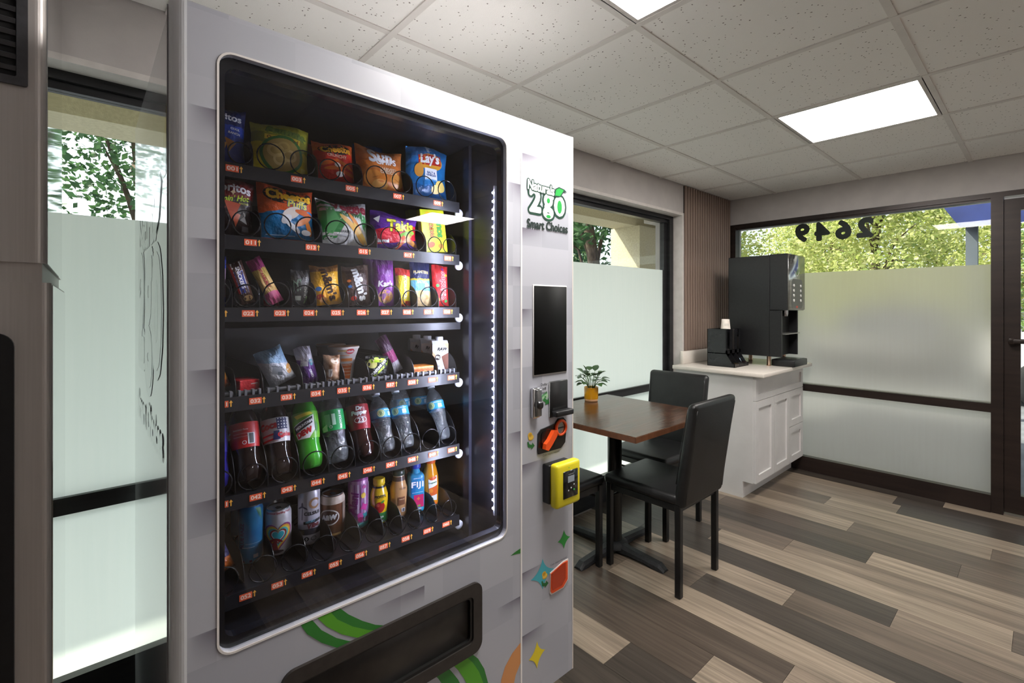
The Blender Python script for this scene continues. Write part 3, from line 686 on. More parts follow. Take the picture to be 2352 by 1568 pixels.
shaker('drawer', xs[2] + .0015, xs[3], zm + .0015, dz - .0015, t); shaker('drawer', xs[2] + .0015, xs[3], cz0 + .003, zm - .0015, t)
b = MB(); b.rbox(CXL - .035, CXR + .005, CYF - .085, YW - .002, CT - .029, CT, .004, 2)
ctop = tag(b.build('countertop', MAT['quartz']), 'cream stone countertop on the white cabinet', 'countertop')
tag(MB().rbox(3.55, XW - .017, YW - .03, YW - .001, CT, .993, .002, 1).build('backsplash', MAT['quartz']), 'low cream stone backsplash below the slat panel', 'backsplash')

# coffee machine
KX0, KX1, KY0, KY1 = 3.915, 4.285, 1.335, 1.735
t = thing('coffee_machine', 'tall black bean coffee machine on the counter', 'coffee machine', ((KX0 + KX1) / 2, (KY0 + KY1) / 2, CT))
kz0, kz1 = CT + .075, EYE + .40
b = MB(); b.rbox(KX0, KX1, KY0 + .085, KY1, kz0, kz1 - .004, .004, 1, smooth=False); b.box(KX0, KX0 + .016, KY0, KY0 + .084, kz0, EYE - .03); b.box(KX1 - .03, KX1 - .014, KY0, KY0 + .084, kz0, EYE - .03); b.build('body', MAT['black'], t)
zd = EYE - .028
b = MB(); b.rbox(KX0 + .002, KX1, KY0 - .04, KY0 + .086, zd, kz1, .004, 1, smooth=False); dr = b.build('front_door', MAT['black'], t)
MB().rbox(KX0 + .006, KX1 - .004, KY0 - .046, KY0 - .040, zd + .004, kz1 - .004, .002, 1).build('steel_fascia', noisy('fascia_steel', (150, 148, 142), (172, 170, 164), (3, 3, 60), rough=.16, metal=.9), dr)
MB().add(*[[(a, KY0 - .0468, c) for a, c in sh[0]] for sh in [PL(rrect(KX0 + .07, KX1 - .06, zd + .012, zd + .24, .04))]], PL(rrect(KX0 + .07, KX1 - .06, zd + .012, zd + .24, .04))[1]).build('button_panel', P((92, 90, 88), .3, .6), dr)
for cx in (KX0 + .115, KX1 - .105):
    for k in range(4): MB().lathe([(.011, 0), (.011, .003), (.008, .005)], 14, M=Matrix.Translation((cx, KY0 - .047, zd + .075 + k * .038)) @ Matrix.Rotation(pi / 2, 4, 'X')).build('button', P((226, 224, 220), .3), dr)
MB().box((KX0 + KX1) / 2 - .02, (KX0 + KX1) / 2 + .02, KY0 - .0475, KY0 - .0468, zd + .018, zd + .034).build('badge', P((190, 66, 52), .4), dr)
cp = MB(); ccx = (KX0 + KX1) / 2; cp.add([(ccx - .05 + .1 * i / 12, KY0 - .0472, zd + .262 + .03 * (1 - cos((i - 6) / 6 * 1.3)) * 1.5) for i in range(13)] + [(ccx - .05 + .1 * i / 12, KY0 - .0472, zd + .269 + .034 * (1 - cos((i - 6) / 6 * 1.3)) * 1.5) for i in range(13)], [(i, i + 1, 14 + i, 13 + i) for i in range(12)])
cp.build('cup_emblem', P((216, 212, 204), .3), dr)
MB().box(KX0 + .016, KX1 - .03, KY0 + .06, KY0 + .085, kz0, zd).build('recess', P((10, 10, 11), .6), t)
MB().lathe([(.018, 0), (.022, .02), (.022, .05)], 16, M=Matrix.Translation((KX0 + .1, KY0 + .01, zd - .045))).build('spout', MAT['chrome'], t)
MB().box(KX0 + .03, KX1 - .035, KY0 - .02, KY0 + .085, CT + .245, CT + .252).build('cup_shelf', P((160, 158, 154), .3, .8), t)
MB().rbox(KX0 + .05, KX1 - .04, KY0 - .075, KY0 + .09, CT + .001, CT + .052, .006, 2).build('drip_tray', MAT['black'], t)
MB().box(KX0 + .07, KX1 - .06, KY0 - .06, KY0 + .07, CT + .052, CT + .0545).build('drip_grate', P((70, 70, 72), .3, .8), t)
for x in (KX0 + .03, KX1 - .03):
    for y in (KY0 + .10, KY1 - .04): MB().lathe([(.016, 0), (.018, .006), (.015, .012), (.015, .077)], 16, M=Matrix.Translation((x, y, CT))).build('leg', P((190, 160, 138), .25, 1), t)

# condiment caddy with three bins below and cup tubes above
OX, OY = 3.74, 1.66
t = thing('condiment_caddy', 'black condiment and cup caddy beside the coffee machine', 'caddy', (OX, OY, CT))
W2, DP, HH = .125, .105, .285
sidep = [(-DP, 0), (DP, 0), (DP, HH), (-.04, HH), (-.04, .10), (-.05, .085), (-.085, .03), (-DP, .026)]
b = MB()
for x in (-W2, -W2 / 3, W2 / 3, W2 - .003): b.prism([sidep], OX + x, OX + x + .003, lambda a, c, d: (d, OY + a, CT + c))
b.box(OX - W2, OX + W2, OY - DP, OY + DP, CT, CT + .004); b.box(OX - W2, OX + W2, OY + DP - .004, OY + DP, CT, CT + HH); b.box(OX - W2, OX + W2, OY - DP, OY - DP + .004, CT, CT + .027)
b.box(OX - W2, OX + W2, OY - .04, OY + DP, CT + .098, CT + .104)
for i in range(3):
    xa = OX - W2 + i * W2 * 2 / 3; b.box(xa, xa + .02, OY - .042, OY - .038, CT + .1, CT + HH); b.box(xa + W2 * 2 / 3 - .02, xa + W2 * 2 / 3, OY - .042, OY - .038, CT + .1, CT + HH)
    b.box(xa, xa + W2 * 2 / 3, OY - .042, OY - .038, CT + .1, CT + .125)
b.build('shell', noisy('smoky_acrylic', (24, 24, 26), (32, 32, 34), (20, 20, 20), rough=.15), t)
for i in range(3):
    cx = OX - W2 + (i + .5) * W2 * 2 / 3; c = MB()
    v = [(cx + s_ * .036, OY - .09 + .13 * q / 8, CT + .006 + .09 * (q / 8) ** 2) for q in range(9) for s_ in (-1, 1)]
    c.add(v, [(2 * q, 2 * q + 1, 2 * q + 3, 2 * q + 2) for q in range(8)], 0, True); c.build('bin_chute', MAT['black'], t)
CG = 'paper cups stacked in the caddy'
cpmat = noisy('white_paper_cup', (228, 218, 208), (238, 229, 220), (20, 20, 20), rough=.7)
proto_cup = None; ccx, ccy = OX + .0015, OY + .02
for k in range(11):
    z = CT + .1042 + k * .0165
    if proto_cup is None:
        proto_cup = thing('paper_cup', 'upside-down white paper cup nested in the caddy stack', 'cup', (ccx, ccy, z), 0, CG)
        MB().lathe([(.0365, 0), (.038, .003), (.0365, .006), (.0285, .088), (.0265, .090), (.0265, .086), (.026, .085), (.0005, .085)], 26, cap=False).build('cup_wall', cpmat, proto_cup, False)
    else:
        c = copy_tree(proto_cup); c.location = (ccx, ccy, z)
        if k == 10:
            c['label'] = 'topmost upside-down paper cup rising above the caddy'; pr = MB()
            for sh in (TX('COFFEE', 0, .052, w=.034), TX('HOUSE', 0, .043, w=.03)):
                sh = fine(sh, .006); pr.add([((.0371 - q[1] * .0976 + .0010) * sin(q[0] / .033 - .9), -(.0371 - q[1] * .0976 + .0010) * cos(q[0] / .033 - .9), q[1]) for q in sh[0]], sh[1])
            pr.build('printed_band', P((150, 150, 146), .7), c, False)
tag(MB().lathe([(.03, 0), (.035, .004), (.0365, .11), (.0375, .112)], 22, M=Matrix.Translation((OX + .084, OY + .02, CT + .105))).build('lid_stack', cpmat), 'white lids stacked in the caddy tube next to the coffee machine', 'lids')
tag(MB().lathe([(.0365, 0), (.0365, .02), (.033, .024)], 22, M=Matrix.Translation((OX - .083, OY + .02, CT + .105))).build('lid_stack', cpmat), 'short stack of white lids in the caddy tube by the slats', 'lids')
rc = random.Random(2)
for i, (cc, lab) in enumerate((((226, 196, 96), 'yellow sweetener packet in the caddy bin'), ((236, 228, 214), 'white sugar packet in the middle caddy bin'), ((232, 150, 150), 'pink sweetener packet in the caddy bin'), ((196, 216, 232), 'pale blue packet standing in the caddy bin'))):
    cx = OX + (-.083, 0, .083, .09)[i]; tag(MB().rbox(-.025, .025, -.017, .017, 0, .004, .0015, 1, M=Matrix.Translation((cx, OY - (.072 if i < 3 else .040), CT + (.0145 if i < 3 else .039))) @ Matrix.Rotation(.2 + .3 * i, 4, 'Z') @ Matrix.Rotation(.3 if i < 3 else 1.1, 4, 'X')).build('sweetener_packet', P(cc, .6)), lab, 'packet', 'packets in the caddy bins')

# ================================================================== stainless ice dispenser by the window
IX1 = -.046; IX0 = -.80; IY0, IY1 = 1.20, 1.925
t = thing('ice_dispenser', 'tall stainless steel ice dispenser with black vent and black bay', 'ice machine', ((IX0 + IX1) / 2, 1.56, 0))
zl = EYE + .043; zh = EYE + .078
def rounded_column(x0, x1, y0, y1, z0, z1, r, mi=0):
    p = []
    for cx, a0 in ((x1 - r, 0), (x0 + r, -90)):
        for k in range(7): a = radians(a0 - 90 * k / 6); p.append((cx + r * cos(a), y0 + r + r * sin(a)))
    p += [(x0, y1), (x1, y1)]
    return p
b = MB(); b.prism([rounded_column(IX0, IX1, IY0, IY1, .1, zl, .012)], .08, zl, lambda a, c, d: (a, c, d)); low = b.build('lower_cabinet', MAT['steel'], t)
b = MB(); b.prism([rounded_column(IX0 + .01, IX1 - .007, IY0, IY1, 0, 1, .014)], zh, EYE + .93, lambda a, c, d: (a, c, d)); head = b.build('ice_maker_head', MAT['steel'], t)
MB().box(IX0 + .015, IX1 - .012, IY0 + .006, IY1, zl, zh).build('joint_band', MAT['steel'], t)
MB().box(IX1 + .0005, IX1 + .0018, IY0 + .014, IY1, .1, zl - .004).build('side_panel', MAT['steel_side'], t)
MB().box(IX1 - .0068, IX1 - .0052, IY0 + .016, IY1, zh, EYE + .925).build('side_panel', MAT['steel_side'], t)
for x in (IX0 + .06, IX1 - .06):
    for y in (IY0 + .06, IY1 - .06): MB().lathe([(.022, 0), (.018, .02), (.015, .085)], 12, M=Matrix.Translation((x, y, 0))).build('leg', MAT['chrome'], t)
GXr = -.0755; gz0, gz1 = EYE + .386, EYE + .80
b = MB(); b.prism([rrect(-.62, GXr, gz0, gz1, .004, 2), rrect(-.605, GXr - .014, gz0 + .014, gz1 - .014, .002, 1)], IY0 - .006, IY0 + .001, lambda a, c, d: (a, d, c)); gr = b.build('vent_frame', noisy('grey_vent_plastic', (62, 62, 66), (72, 72, 76), (60, 60, 60), rough=.5), head)
MB().box(-.605, GXr - .014, IY0 - .001, IY0 - .0004, gz0 + .014, gz1 - .014).build('vent_void_shade', P((14, 14, 15), .8), head)  # flat black sheet, painted in place of the shaded hollow behind the slats
k = 0; z = gz0 + .03; sl = None
while z < gz1 - .02:
    if sl is None: sl = MB().box(-.60, GXr - .015, -.0055, .0, -.004, .004, M=Matrix.Rotation(.5, 4, 'X')).build('vent_slat', gr.data.materials[0], head, True, (0, IY0 - .001, z)).data
    else: place(sl, 'vent_slat', head, True, (0, IY0 - .001, z))
    z += .0205
# black dispensing bay
b = MB(); b.prism([rrect(-.75, -.092, .42, EYE - .045, .025), rrect(-.73, -.108, .44, EYE - .065, .02)], IY0 - .012, IY0 + .002, lambda a, c, d: (a, d, c)); b.build('bay_frame', MAT['black'], low)
MB().box(-.73, -.108, IY0 - .002, IY0 - .0005, .44, EYE - .065).build('bay_back', P((16, 16, 17), .3), low)

# ================================================================== vending machine
YM, YR = 1.05, 1.25                       # front face, front of the trays
VX0, VX1, VSP = .114, 1.209, .974         # cabinet sides, split between door and control column
VZ0, VZ1 = EYE - 1.20, EYE + .562
GX0, GX1, GZ0, GZ1 = .190, .915, EYE - .667, EYE + .487
SX0_, SX1_, SZ0_, SZ1_ = .304, .814, EYE - .942, EYE - .762
vend = thing('vending_machine', 'tall white snack and drink vending machine with glass front', 'vending machine', ((VX0 + VX1) / 2, 1.48, 0))
CX0, CX1, CZ0, CZ1 = .165, .925, EYE - .735, EYE + .515      # cavity
VY1 = 1.925
fy = lambda a, c, d: (a, d, c)
def vm(mb, name, mat, par=None): return mb.build(name, mat, par or vend)
b = MB(); b.box(VX0 + .004, CX0 - .001, 1.09, VY1, VZ0, VZ1); b.box(CX1 + .001, VX1 - .004, 1.09, VY1, VZ0, VZ1); b.box(CX0 - .001, CX1 + .001, 1.09, VY1, CZ1 + .001, VZ1); b.box(CX0 - .001, CX1 + .001, 1.09, VY1, VZ0, CZ0 - .001); b.box(CX0 - .001, CX1 + .001, 1.885, VY1, CZ0, CZ1)
cab = vm(b, 'cabinet', MAT['white_gloss'])
b = MB(); b.box(CX0 - .001, CX0 + .001, 1.088, 1.884, CZ0, CZ1); b.box(CX1 - .001, CX1 + .001, 1.088, 1.884, CZ0, CZ1); b.box(CX0, CX1, 1.088, 1.884, CZ0 - .001, CZ0 + .001); b.box(CX0, CX1, 1.088, 1.884, CZ1 - .001, CZ1 + .001); b.box(CX0, CX1, 1.882, 1.884, CZ0, CZ1)
vm(b, 'liner', MAT['liner'], cab)
# raised cover strip on the cabinet top
vm(MB().rbox(VX0 + .03, .30, 1.10, 1.5, VZ1, VZ1 + .012, .004, 2), 'top_cover', MAT['white_gloss'], cab); vm(MB().rbox(1.02, VX1 - .01, 1.10, 1.5, VZ1, VZ1 + .012, .004, 2), 'top_cover', MAT['white_gloss'], cab)
for x in (VX0 + .07, VX1 - .07):
    for y in (1.16, 1.85): vm(MB().lathe([(.03, 0), (.032, .015), (.02, .02), (.02, VZ0)], 14, M=Matrix.Translation((x, y, 0))), 'leg', MAT['blackmetal'])
# the door with its two openings; wrap print on the face, white rounded hinge edge
DXL = .139
b = MB(); b.prism([[(DXL, VZ0), (VSP - .003, VZ0), (VSP - .003, VZ1), (DXL, VZ1)], rrect(GX0, GX1, GZ0, GZ1, .026), rrect(SX0_, SX1_, SZ0_, SZ1_, .022)], YM, YM + .036, fy)
vdoor = vm(b, 'door', MAT['wrap'])
p = [(DXL, YM)] + [(DXL - .024 * sin(radians(a)), YM + .024 - .024 * cos(radians(a))) for a in range(10, 91, 10)] + [(DXL - .024, YM + .036), (DXL, YM + .036)]
b = MB(); b.prism([p], VZ0, VZ1 + .001, lambda a, c, d: (a, c, d), smooth_side=False); vm(b, 'hinge_edge', P((232, 234, 238), .3), vdoor)
vm(MB().box(VX0 - .001, VX0 + .004, YM + .038, YM + .041, VZ0, VZ1), 'side_seam', P((150, 148, 150), .5), vdoor)
b = MB(); b.prism([rrect(GX0 - .004, GX1 + .004, GZ0 - .004, GZ1 + .004, .03), rrect(GX0, GX1, GZ0, GZ1, .026)], YM - .0015, YM + .001, fy); vm(b, 'window_trim', P((222, 216, 212), .35), vdoor)
b = MB(); b.prism([rrect(GX0 - .001, GX1 + .001, GZ0 - .001, GZ1 + .001, .027), rrect(GX0 + .012, GX1 - .006, GZ0 + .02, GZ1 - .02, .02)], YM + .014, YM + .036, fy); vm(b, 'window_gasket', P((22, 22, 27), .25), vdoor)
vm(MB().box(GX0 - .002, GX1 + .002, YM + .008, YM + .013, GZ0 - .002, GZ1 + .002), 'window_glass', MAT['vglass'], vdoor)
# light strip inside the door
MAT['led'] = P((226, 232, 255), .4, emit=LED); MAT['led_bar'] = P((150, 152, 162), .35, .5)
for x, s_ in ((GX1 - .010, -1),):
    st = vm(MB().box(x - .004, x + .004, YM + .037, YM + .043, GZ0 + .05, GZ1 - .13), 'led_strip', MAT['led_bar'], vdoor)
    b = MB()
    n = 38
    for k in range(n):
        z = GZ0 + .07 + (GZ1 - .15 - GZ0 - .07) * k / (n - 1); b.box(x + s_ * .004 - .0015, x + s_ * .004 + .0015, YM + .041, YM + .046, z - .0022, z + .0022)
    o = vm(b, 'led_dots', MAT['led'], vdoor); o['kind'] = 'stuff'
# delivery bay: black moulded frame, recess and flap
b = MB(); b.prism([rrect(SX0_ - .006, SX1_ + .006, SZ0_ - .006, SZ1_ + .006, .028), rrect(SX0_ + .026, SX1_ - .024, SZ0_ + .026, SZ1_ - .026, .014)], YM - .008, YM + .002, fy); vm(b, 'delivery_frame', noisy('brown_black_plastic', (38, 33, 31), (46, 41, 38), (60, 60, 60), rough=.45), vdoor)
b = MB(); b.prism([rrect(SX0_ + .026, SX1_ - .024, SZ0_ + .026, SZ1_ - .026, .014), rrect(SX0_ + .030, SX1_ - .032, SZ0_ + .034, SZ1_ - .032, .012)], YM - .004, YM + .016, fy); vm(b, 'delivery_rim', P((14, 13, 13), .5), vdoor)
vm(MB().rbox(SX0_ + .030, SX1_ - .030, YM + .004, YM + .010, SZ0_ + .032, SZ1_ - .031, .003, 1), 'delivery_flap', noisy('dark_flap', (34, 30, 28), (40, 36, 33), (40, 40, 40), rough=.35), vdoor)
# control column
b = MB(); b.prism([[(VSP + .003, VZ0), (VX1 - .004, VZ0), (VX1 - .004, VZ1), (VSP + .003, VZ1)]], YM, YM + .04, fy); ctl = vm(b, 'control_column', MAT['wrap'])
vm(MB().box(VSP - .003, VSP + .003, YM - .0012, YM + .036, VZ0, VZ1), 'split_trim', P((236, 232, 228), .35), ctl)
vm(MB().box(VX1 - .0045, VX1, YM - .0008, YM + .045, VZ0, VZ1), 'edge_trim', P((214, 206, 200), .4), ctl)
pz = lambda px, py, y=YM: ((lambda q: (q.x, q.z))(ony(px, py, y)))
pf = lambda e: (lambda a, c: (a, YM - e, c))
def stick(shapes, name, par, e=.0006, extra=None):
    """flat print on the front: shapes = [(shape, colour or material)]"""
    b = MB(); ms = []
    for k, (sh, c) in enumerate(shapes):
        m = c if isinstance(c, bpy.types.Material) else P(c, .4)
        if m not in ms: ms.append(m)
        b.add([(p[0], YM - e - .00013 * k - hz(p), p[1]) for p in sh[0]], sh[1], ms.index(m))
    return vm(b, name, ms, par)
# wrap print: soft block triangles
def fade(x0, x1, zt, h, flip=False):
    b = MB(); o = 0; b.uv = {}; b.add([(x0, YM - .0005, zt - h), (x1, YM - .0005, zt - h), (x1, YM - .0005, zt), (x0, YM - .0005, zt)], [(0, 1, 2, 3)])
    u0, u1 = (1, 0) if flip else (0, 1)
    b.uv.update({o: (u0, 0), o + 1: (u1, 0), o + 2: (u1, 1), o + 3: (u0, 1)}); vm(b, 'block_print', MAT['shade_print'], vdoor)
for k in range(5):
    z = EYE + .373 - .2455 * k; fade(.140, GX0 - .004, z, .085); 
    if k < 4: fade(GX1 + .004, VSP - .003, z - .008, .075)
fade(.50, .64, EYE - .705, .05); fade(.88, .97, EYE - .865, .05); fade(.140, .20, EYE - .84, .10)
for z in (.462, .238): fade(VSP + .004, VSP + .11, EYE + z, .06, True)
for z, x1 in ((-.007, 1.03), (-.475, 1.08), (-.80, 1.07), (-.99, 1.08)): fade(VSP + .004, x1, EYE + z, .06, True)
# swooshes traced on the front plane
def band(pts_a, pts_b): return PL([pz(*q) for q in pts_a] + [pz(*q) for q in pts_b[::-1]])
GD, GL, OR = (44, 118, 44), (86, 158, 40), (206, 142, 88)
A1 = [(778, 1394), (800, 1410), (832, 1425), (862, 1434), (890, 1436)]; A2 = [(757, 1403), (775, 1422), (810, 1438), (845, 1446), (868, 1447)]; A3 = [(727, 1417), (750, 1438), (785, 1456), (815, 1463), (834, 1465)]
A4 = [(715, 1421), (738, 1446), (772, 1464), (800, 1471), (818, 1472)]; A5 = [(688, 1431), (705, 1455), (738, 1475), (765, 1484), (778, 1488)]
stick([(band(A1, A2), GD), (band(A2, A3), GL), (band(A4, A5), GD)], 'green_swoosh', vdoor)
B1 = [(1080, 1498), (1098, 1512), (1112, 1535), (1121, 1568), (1121, 1590)]; B2 = [(1068, 1506), (1085, 1520), (1100, 1542), (1110, 1568), (1110, 1590)]; B3 = [(1036, 1523), (1052, 1538), (1066, 1558), (1072, 1570), (1073, 1590)]
B4 = [(1027, 1530), (1040, 1545), (1052, 1560), (1058, 1572), (1058, 1590)]; B5 = [(994, 1548), (1005, 1556), (1014, 1568), (1020, 1580), (1020, 1590)]
stick([(band(B1, B2), GD), (band(B2, B3), GL), (band(B4, B5), GD)], 'green_swoosh', vdoor)
stick([(PL([pz(*q) for q in [(1196, 1474), (1176, 1500), (1160, 1530), (1151, 1560), (1150, 1590), (1176, 1590), (1184, 1550), (1196, 1520)]]), OR)], 'orange_swoosh', vdoor)
stick([(PL([pz(*q) for q in [(1196, 1258), (1182, 1268), (1172, 1276), (1186, 1272), (1196, 1270)]]), GD)], 'green_swoosh', vdoor)
def sparkle(cx, cy, w_, h_, c, name):
    x, z = pz(cx, cy); stick([(STAR(x, z, w_, h_, .3), c)], name, ctl, .0009)
sparkle(1295, 1238, .030, .031, (44, 150, 62), 'green_sparkle'); sparkle(1246, 1318, .052, .048, (70, 168, 182), 'blue_sparkle'); sparkle(1233, 1503, .036, .042, (226, 204, 44), 'yellow_sparkle')
# logo
DG, LGn = (22, 58, 44), (34, 150, 62)
lx, lz = pz(1259, 468); WHT = (212, 210, 212)
cwx = lambda px, py: pz(px, py)
n_ = cwx(1243, 431); g2 = cwx(1256, 472); sc_ = cwx(1258, 515); lf = cwx(1285, 445)
NT = TX('Naturals', n_[0], n_[1], w=.116, h=.028, rot=-2); TG = [TX(c, g2[0] + dx, g2[1] + dz, w=w_, h=h_) for c, dx, dz, w_, h_ in (('2', -.052, .010, .042, .068), ('g', .006, -.002, .038, .070), ('o', .0575, .005, .042, .056))]
stick([(FAT(q, .0125, 20), DG) for q in TG] + [(FAT(q, .0052, 14), WHT) for q in TG] + [(FAT(NT, .0046, 14), DG), (FAT(NT, .0014), WHT)] + [
       (EL(g2[0] + .0575, g2[1] + .003, .011, .021), LGn), (EL(g2[0] + .006, g2[1] + .016, .007, .008), LGn), (EL(g2[0] + .006, g2[1] - .034, .010, .005), LGn),
       (PL([(lf[0] - .026, lf[1] - .012), (lf[0] - .022, lf[1] + .012), (lf[0] - .004, lf[1] + .021), (lf[0] + .022, lf[1] + .017), (lf[0] + .034, lf[1] + .009), (lf[0] + .018, lf[1] + .008), (lf[0] + .004, lf[1] - .010), (lf[0] - .012, lf[1] - .014)]), DG),
       (PL([(lf[0] - .022, lf[1] - .009), (lf[0] - .018, lf[1] + .010), (lf[0] - .003, lf[1] + .017), (lf[0] + .018, lf[1] + .014), (lf[0] + .012, lf[1] + .006), (lf[0] + .001, lf[1] - .008)]), LGn),
       (FAT(TX('Smart Choices', sc_[0], sc_[1] - .006, w=.182, h=.026, rot=0), .0013, 8), (24, 40, 36))], 'logo_print', ctl)
# screen
vm(MB().rbox(1.021, 1.176, YM - .003, YM + .001, EYE - .214, EYE + .068, .0015, 1), 'screen_bezel', P((188, 186, 186), .35), ctl)
vm(MB().rbox(1.025, 1.173, YM - .0045, YM - .002, EYE - .210, EYE + .064, .0015, 1), 'screen', P((2, 2, 2), .5, spec=.15), ctl)
# lock
x0, zt = pz(1217, 891); x1, zb = pz(1240, 955)
lk = vm(MB().rbox(x0 + .001, x1 - .012, YM - .014, YM, zb, zt, .003, 2), 'lock_plate', MAT['chrome'], ctl)
vm(MB().rbox(x0 + .010, x1 - .010, YM - .020, YM - .012, zb + .004, zt - .004, .003, 2), 'lock_handle', P((150, 152, 154), .25, 1), lk)
vm(MB().lathe([(.012, 0), (.012, .006), (.007, .008)], 18, M=Matrix.Translation(((x0 + x1) / 2, YM - .020, (zb + zt) / 2 - .006)) @ Matrix.Rotation(pi / 2, 4, 'X')), 'keyhole', P((80, 80, 82), .3, 1), lk)
tx, tz = pz(1250, 891)
stick([(TX('Dollar', tx, tz + .012, w=.030), (40, 40, 42)), (TX('bill', tx, tz - .001, h=.0095), (40, 40, 42)), (TX('input', tx, tz - .015, w=.024), (40, 40, 42))], 'instruction_print', ctl)
tx, tz = pz(1252, 916)
stick([(RC(tx - .003, tz + .012, .028, .013, 25, 1, 1), (96, 156, 104)), (RC(tx, tz + .006, .028, .013, 25, 1, 1), (160, 196, 156)), (EL(tx, tz + .006, .004), (70, 130, 80)), (PL([(tx - .012, tz - .002), (tx + .002, tz - .012), (tx - .002, tz - .018), (tx + .018, tz - .016), (tx + .014, tz + .002), (tx + .009, tz - .004), (tx - .004, tz + .004)]), (40, 112, 52))], 'banknote_print', ctl)
# bill acceptor
x0, zt = pz(1260, 876); x1, zb = pz(1302, 950)
ba = vm(MB().rbox(x0, x1, YM - .006, YM, zb, zt, .003, 1), 'bill_acceptor', MAT['black'], ctl)
vm(MB().rbox(x0 + .006, x1 + .002, YM - .030, YM - .004, zb + .004, zb + .022, .004, 2), 'bill_tray', MAT['black'], ba); vm(MB().box(x0 + .012, x1 - .008, YM - .0068, YM - .006, zb + .024, zb + .03), 'bill_slot', P((4, 4, 4), .6), ba)
# coin panel
cc = pz(1267, 1001); wq, hq = .13, .085
outline = [(-.062, -.045), (.040, -.045), (.060, -.030), (.064, .0), (.064, .040), (.052, .052), (.028, .052), (.012, .038), (-.050, .030), (-.064, .018), (-.066, -.030)]
b = MB(); b.prism([[(cc[0] + a, cc[1] + c) for a, c in outline]], YM - .004, YM, fy); cpn = vm(b, 'coin_panel', P((20, 20, 20), .15, 0, .4), ctl)
b = MB(); b.prism([rrect(cc[0] - .052, cc[0] + .012, cc[1] - .034, cc[1] + .022, .014)], YM - .006, YM - .004, fy); vm(b, 'coin_recess', P((8, 8, 8), .25), cpn)
b = MB(); b.prism([[(cc[0] + a, cc[1] + c) for a, c in ((-.048, -.030), (-.034, -.036), (-.018, -.022), (.006, .004), (.006, .020), (-.008, .022), (-.030, -.004), (-.044, -.014))]], YM - .020, YM - .006, fy); vm(b, 'coin_return_lever', P((236, 84, 28), .35), cpn)
b = MB(); b.lathe([(.019, 0), (.026, .0), (.027, .004), (.025, .008), (.020, .008), (.019, .003)], 26, M=Matrix.Translation((cc[0] + .036, YM - .004, cc[1] + .022)) @ Matrix.Rotation(pi / 2, 4, 'X'), cap=False); vm(b, 'coin_ring', P((236, 84, 28), .35), cpn)
vm(MB().lathe([(.019, 0), (.019, .002)], 24, M=Matrix.Translation((cc[0] + .036, YM - .004, cc[1] + .022)) @ Matrix.Rotation(pi / 2, 4, 'X')), 'coin_plate', P((170, 166, 160), .25, .9), cpn)
vm(MB().box(cc[0] + .022, cc[0] + .050, YM - .0068, YM - .006, cc[1] + .020, cc[1] + .024), 'coin_slot', P((10, 10, 10), .5), cpn)
tx, tz = pz(1266, 1041); stick([(TX('Coin return request', tx, tz, w=.076), (48, 48, 50))], 'instruction_print', ctl)
def coins(px, py, name):
    x, z = pz(px, py); stick([(PL([(x - .014, z - .002), (x - .010, z - .018), (x + .004, z - .022), (x + .002, z - .028), (x + .018, z - .018), (x + .008, z - .006), (x + .006, z - .013), (x - .004, z - .010), (x - .009, z)]), (38, 104, 50)), (EL(x + .002, z + .008, .011, .007), (206, 160, 40)), (EL(x + .002, z + .011, .011, .007), (236, 196, 80)), (EL(x - .002, z + .018, .009, .008), (226, 180, 60)), (EL(x - .002, z + .018, .006, .005), (196, 146, 40))], name, ctl, .0011)
coins(1218, 1012, 'coins_print'); coins(1250, 1330, 'coins_print')
# card reader
x0, zt = pz(1255, 1060); x1, zb = pz(1301, 1136)
cr = vm(MB().rbox(x0 - .018, x1 - .012, YM - .030, YM, zb + .006, zt - .002, .004, 2), 'card_reader_mount', MAT['black'], ctl)
rd = vm(MB().rbox(x0 - .014, x1 + .004, YM - .058, YM - .026, zb - .004, zt + .003, .010, 3), 'card_reader', P((222, 206, 34), .38), ctl)
vm(MB().rbox(x0 + .014, x1 - .012, YM - .0605, YM - .056, zb + .022, zt - .022, .002, 1), 'reader_screen', P((20, 22, 24), .15), rd)
def rdr(sh, c, k=0): return (sh, c)
b = MB(); ms = [P((150, 160, 170), .3), P((60, 190, 80), .3), P((220, 226, 230), .3)]
rcx, rcz = (x0 + .014 + x1 - .012) / 2, (zb + zt) / 2
for sh, mi in ((RC(rcx, rcz + .016, .030, .020, 0, 1, 1), 0), (EL(rcx - .012, rcz - .018, .0025), 2), (EL(rcx + .014, rcz - .004, .0025), 2), (EL(rcx + .014, rcz - .020, .003), 1), (EL(rcx - .010, zt - .012, .002), 1), (EL(rcx, rcz - .012, .0025), 2), (TX('Tap Swipe Insert', rcx, rcz + .031, w=.026), 2)):
    b.add([(p[0], YM - .0609, p[1]) for p in sh[0]], sh[1], mi)
vm(b, 'reader_display_print', ms, rd)
tx, tz = pz(1303, 1068); stick([(TX('credit', tx + .004, tz + .016, h=.0085), (48, 48, 50)), (TX('debit', tx + .004, tz + .004, h=.0085), (48, 48, 50)), (TX('cash', tx + .006, tz - .008, h=.007), (48, 48, 50)), (TX('input', tx + .006, tz - .019, h=.0085), (48, 48, 50)), (RC(tx + .006, tz - .05, .012, .016, 0, 1, 1), (50, 120, 130)), (RC(tx + .004, tz - .08, .012, .024, 0, 1, 1), (60, 140, 70))], 'instruction_print', ctl)
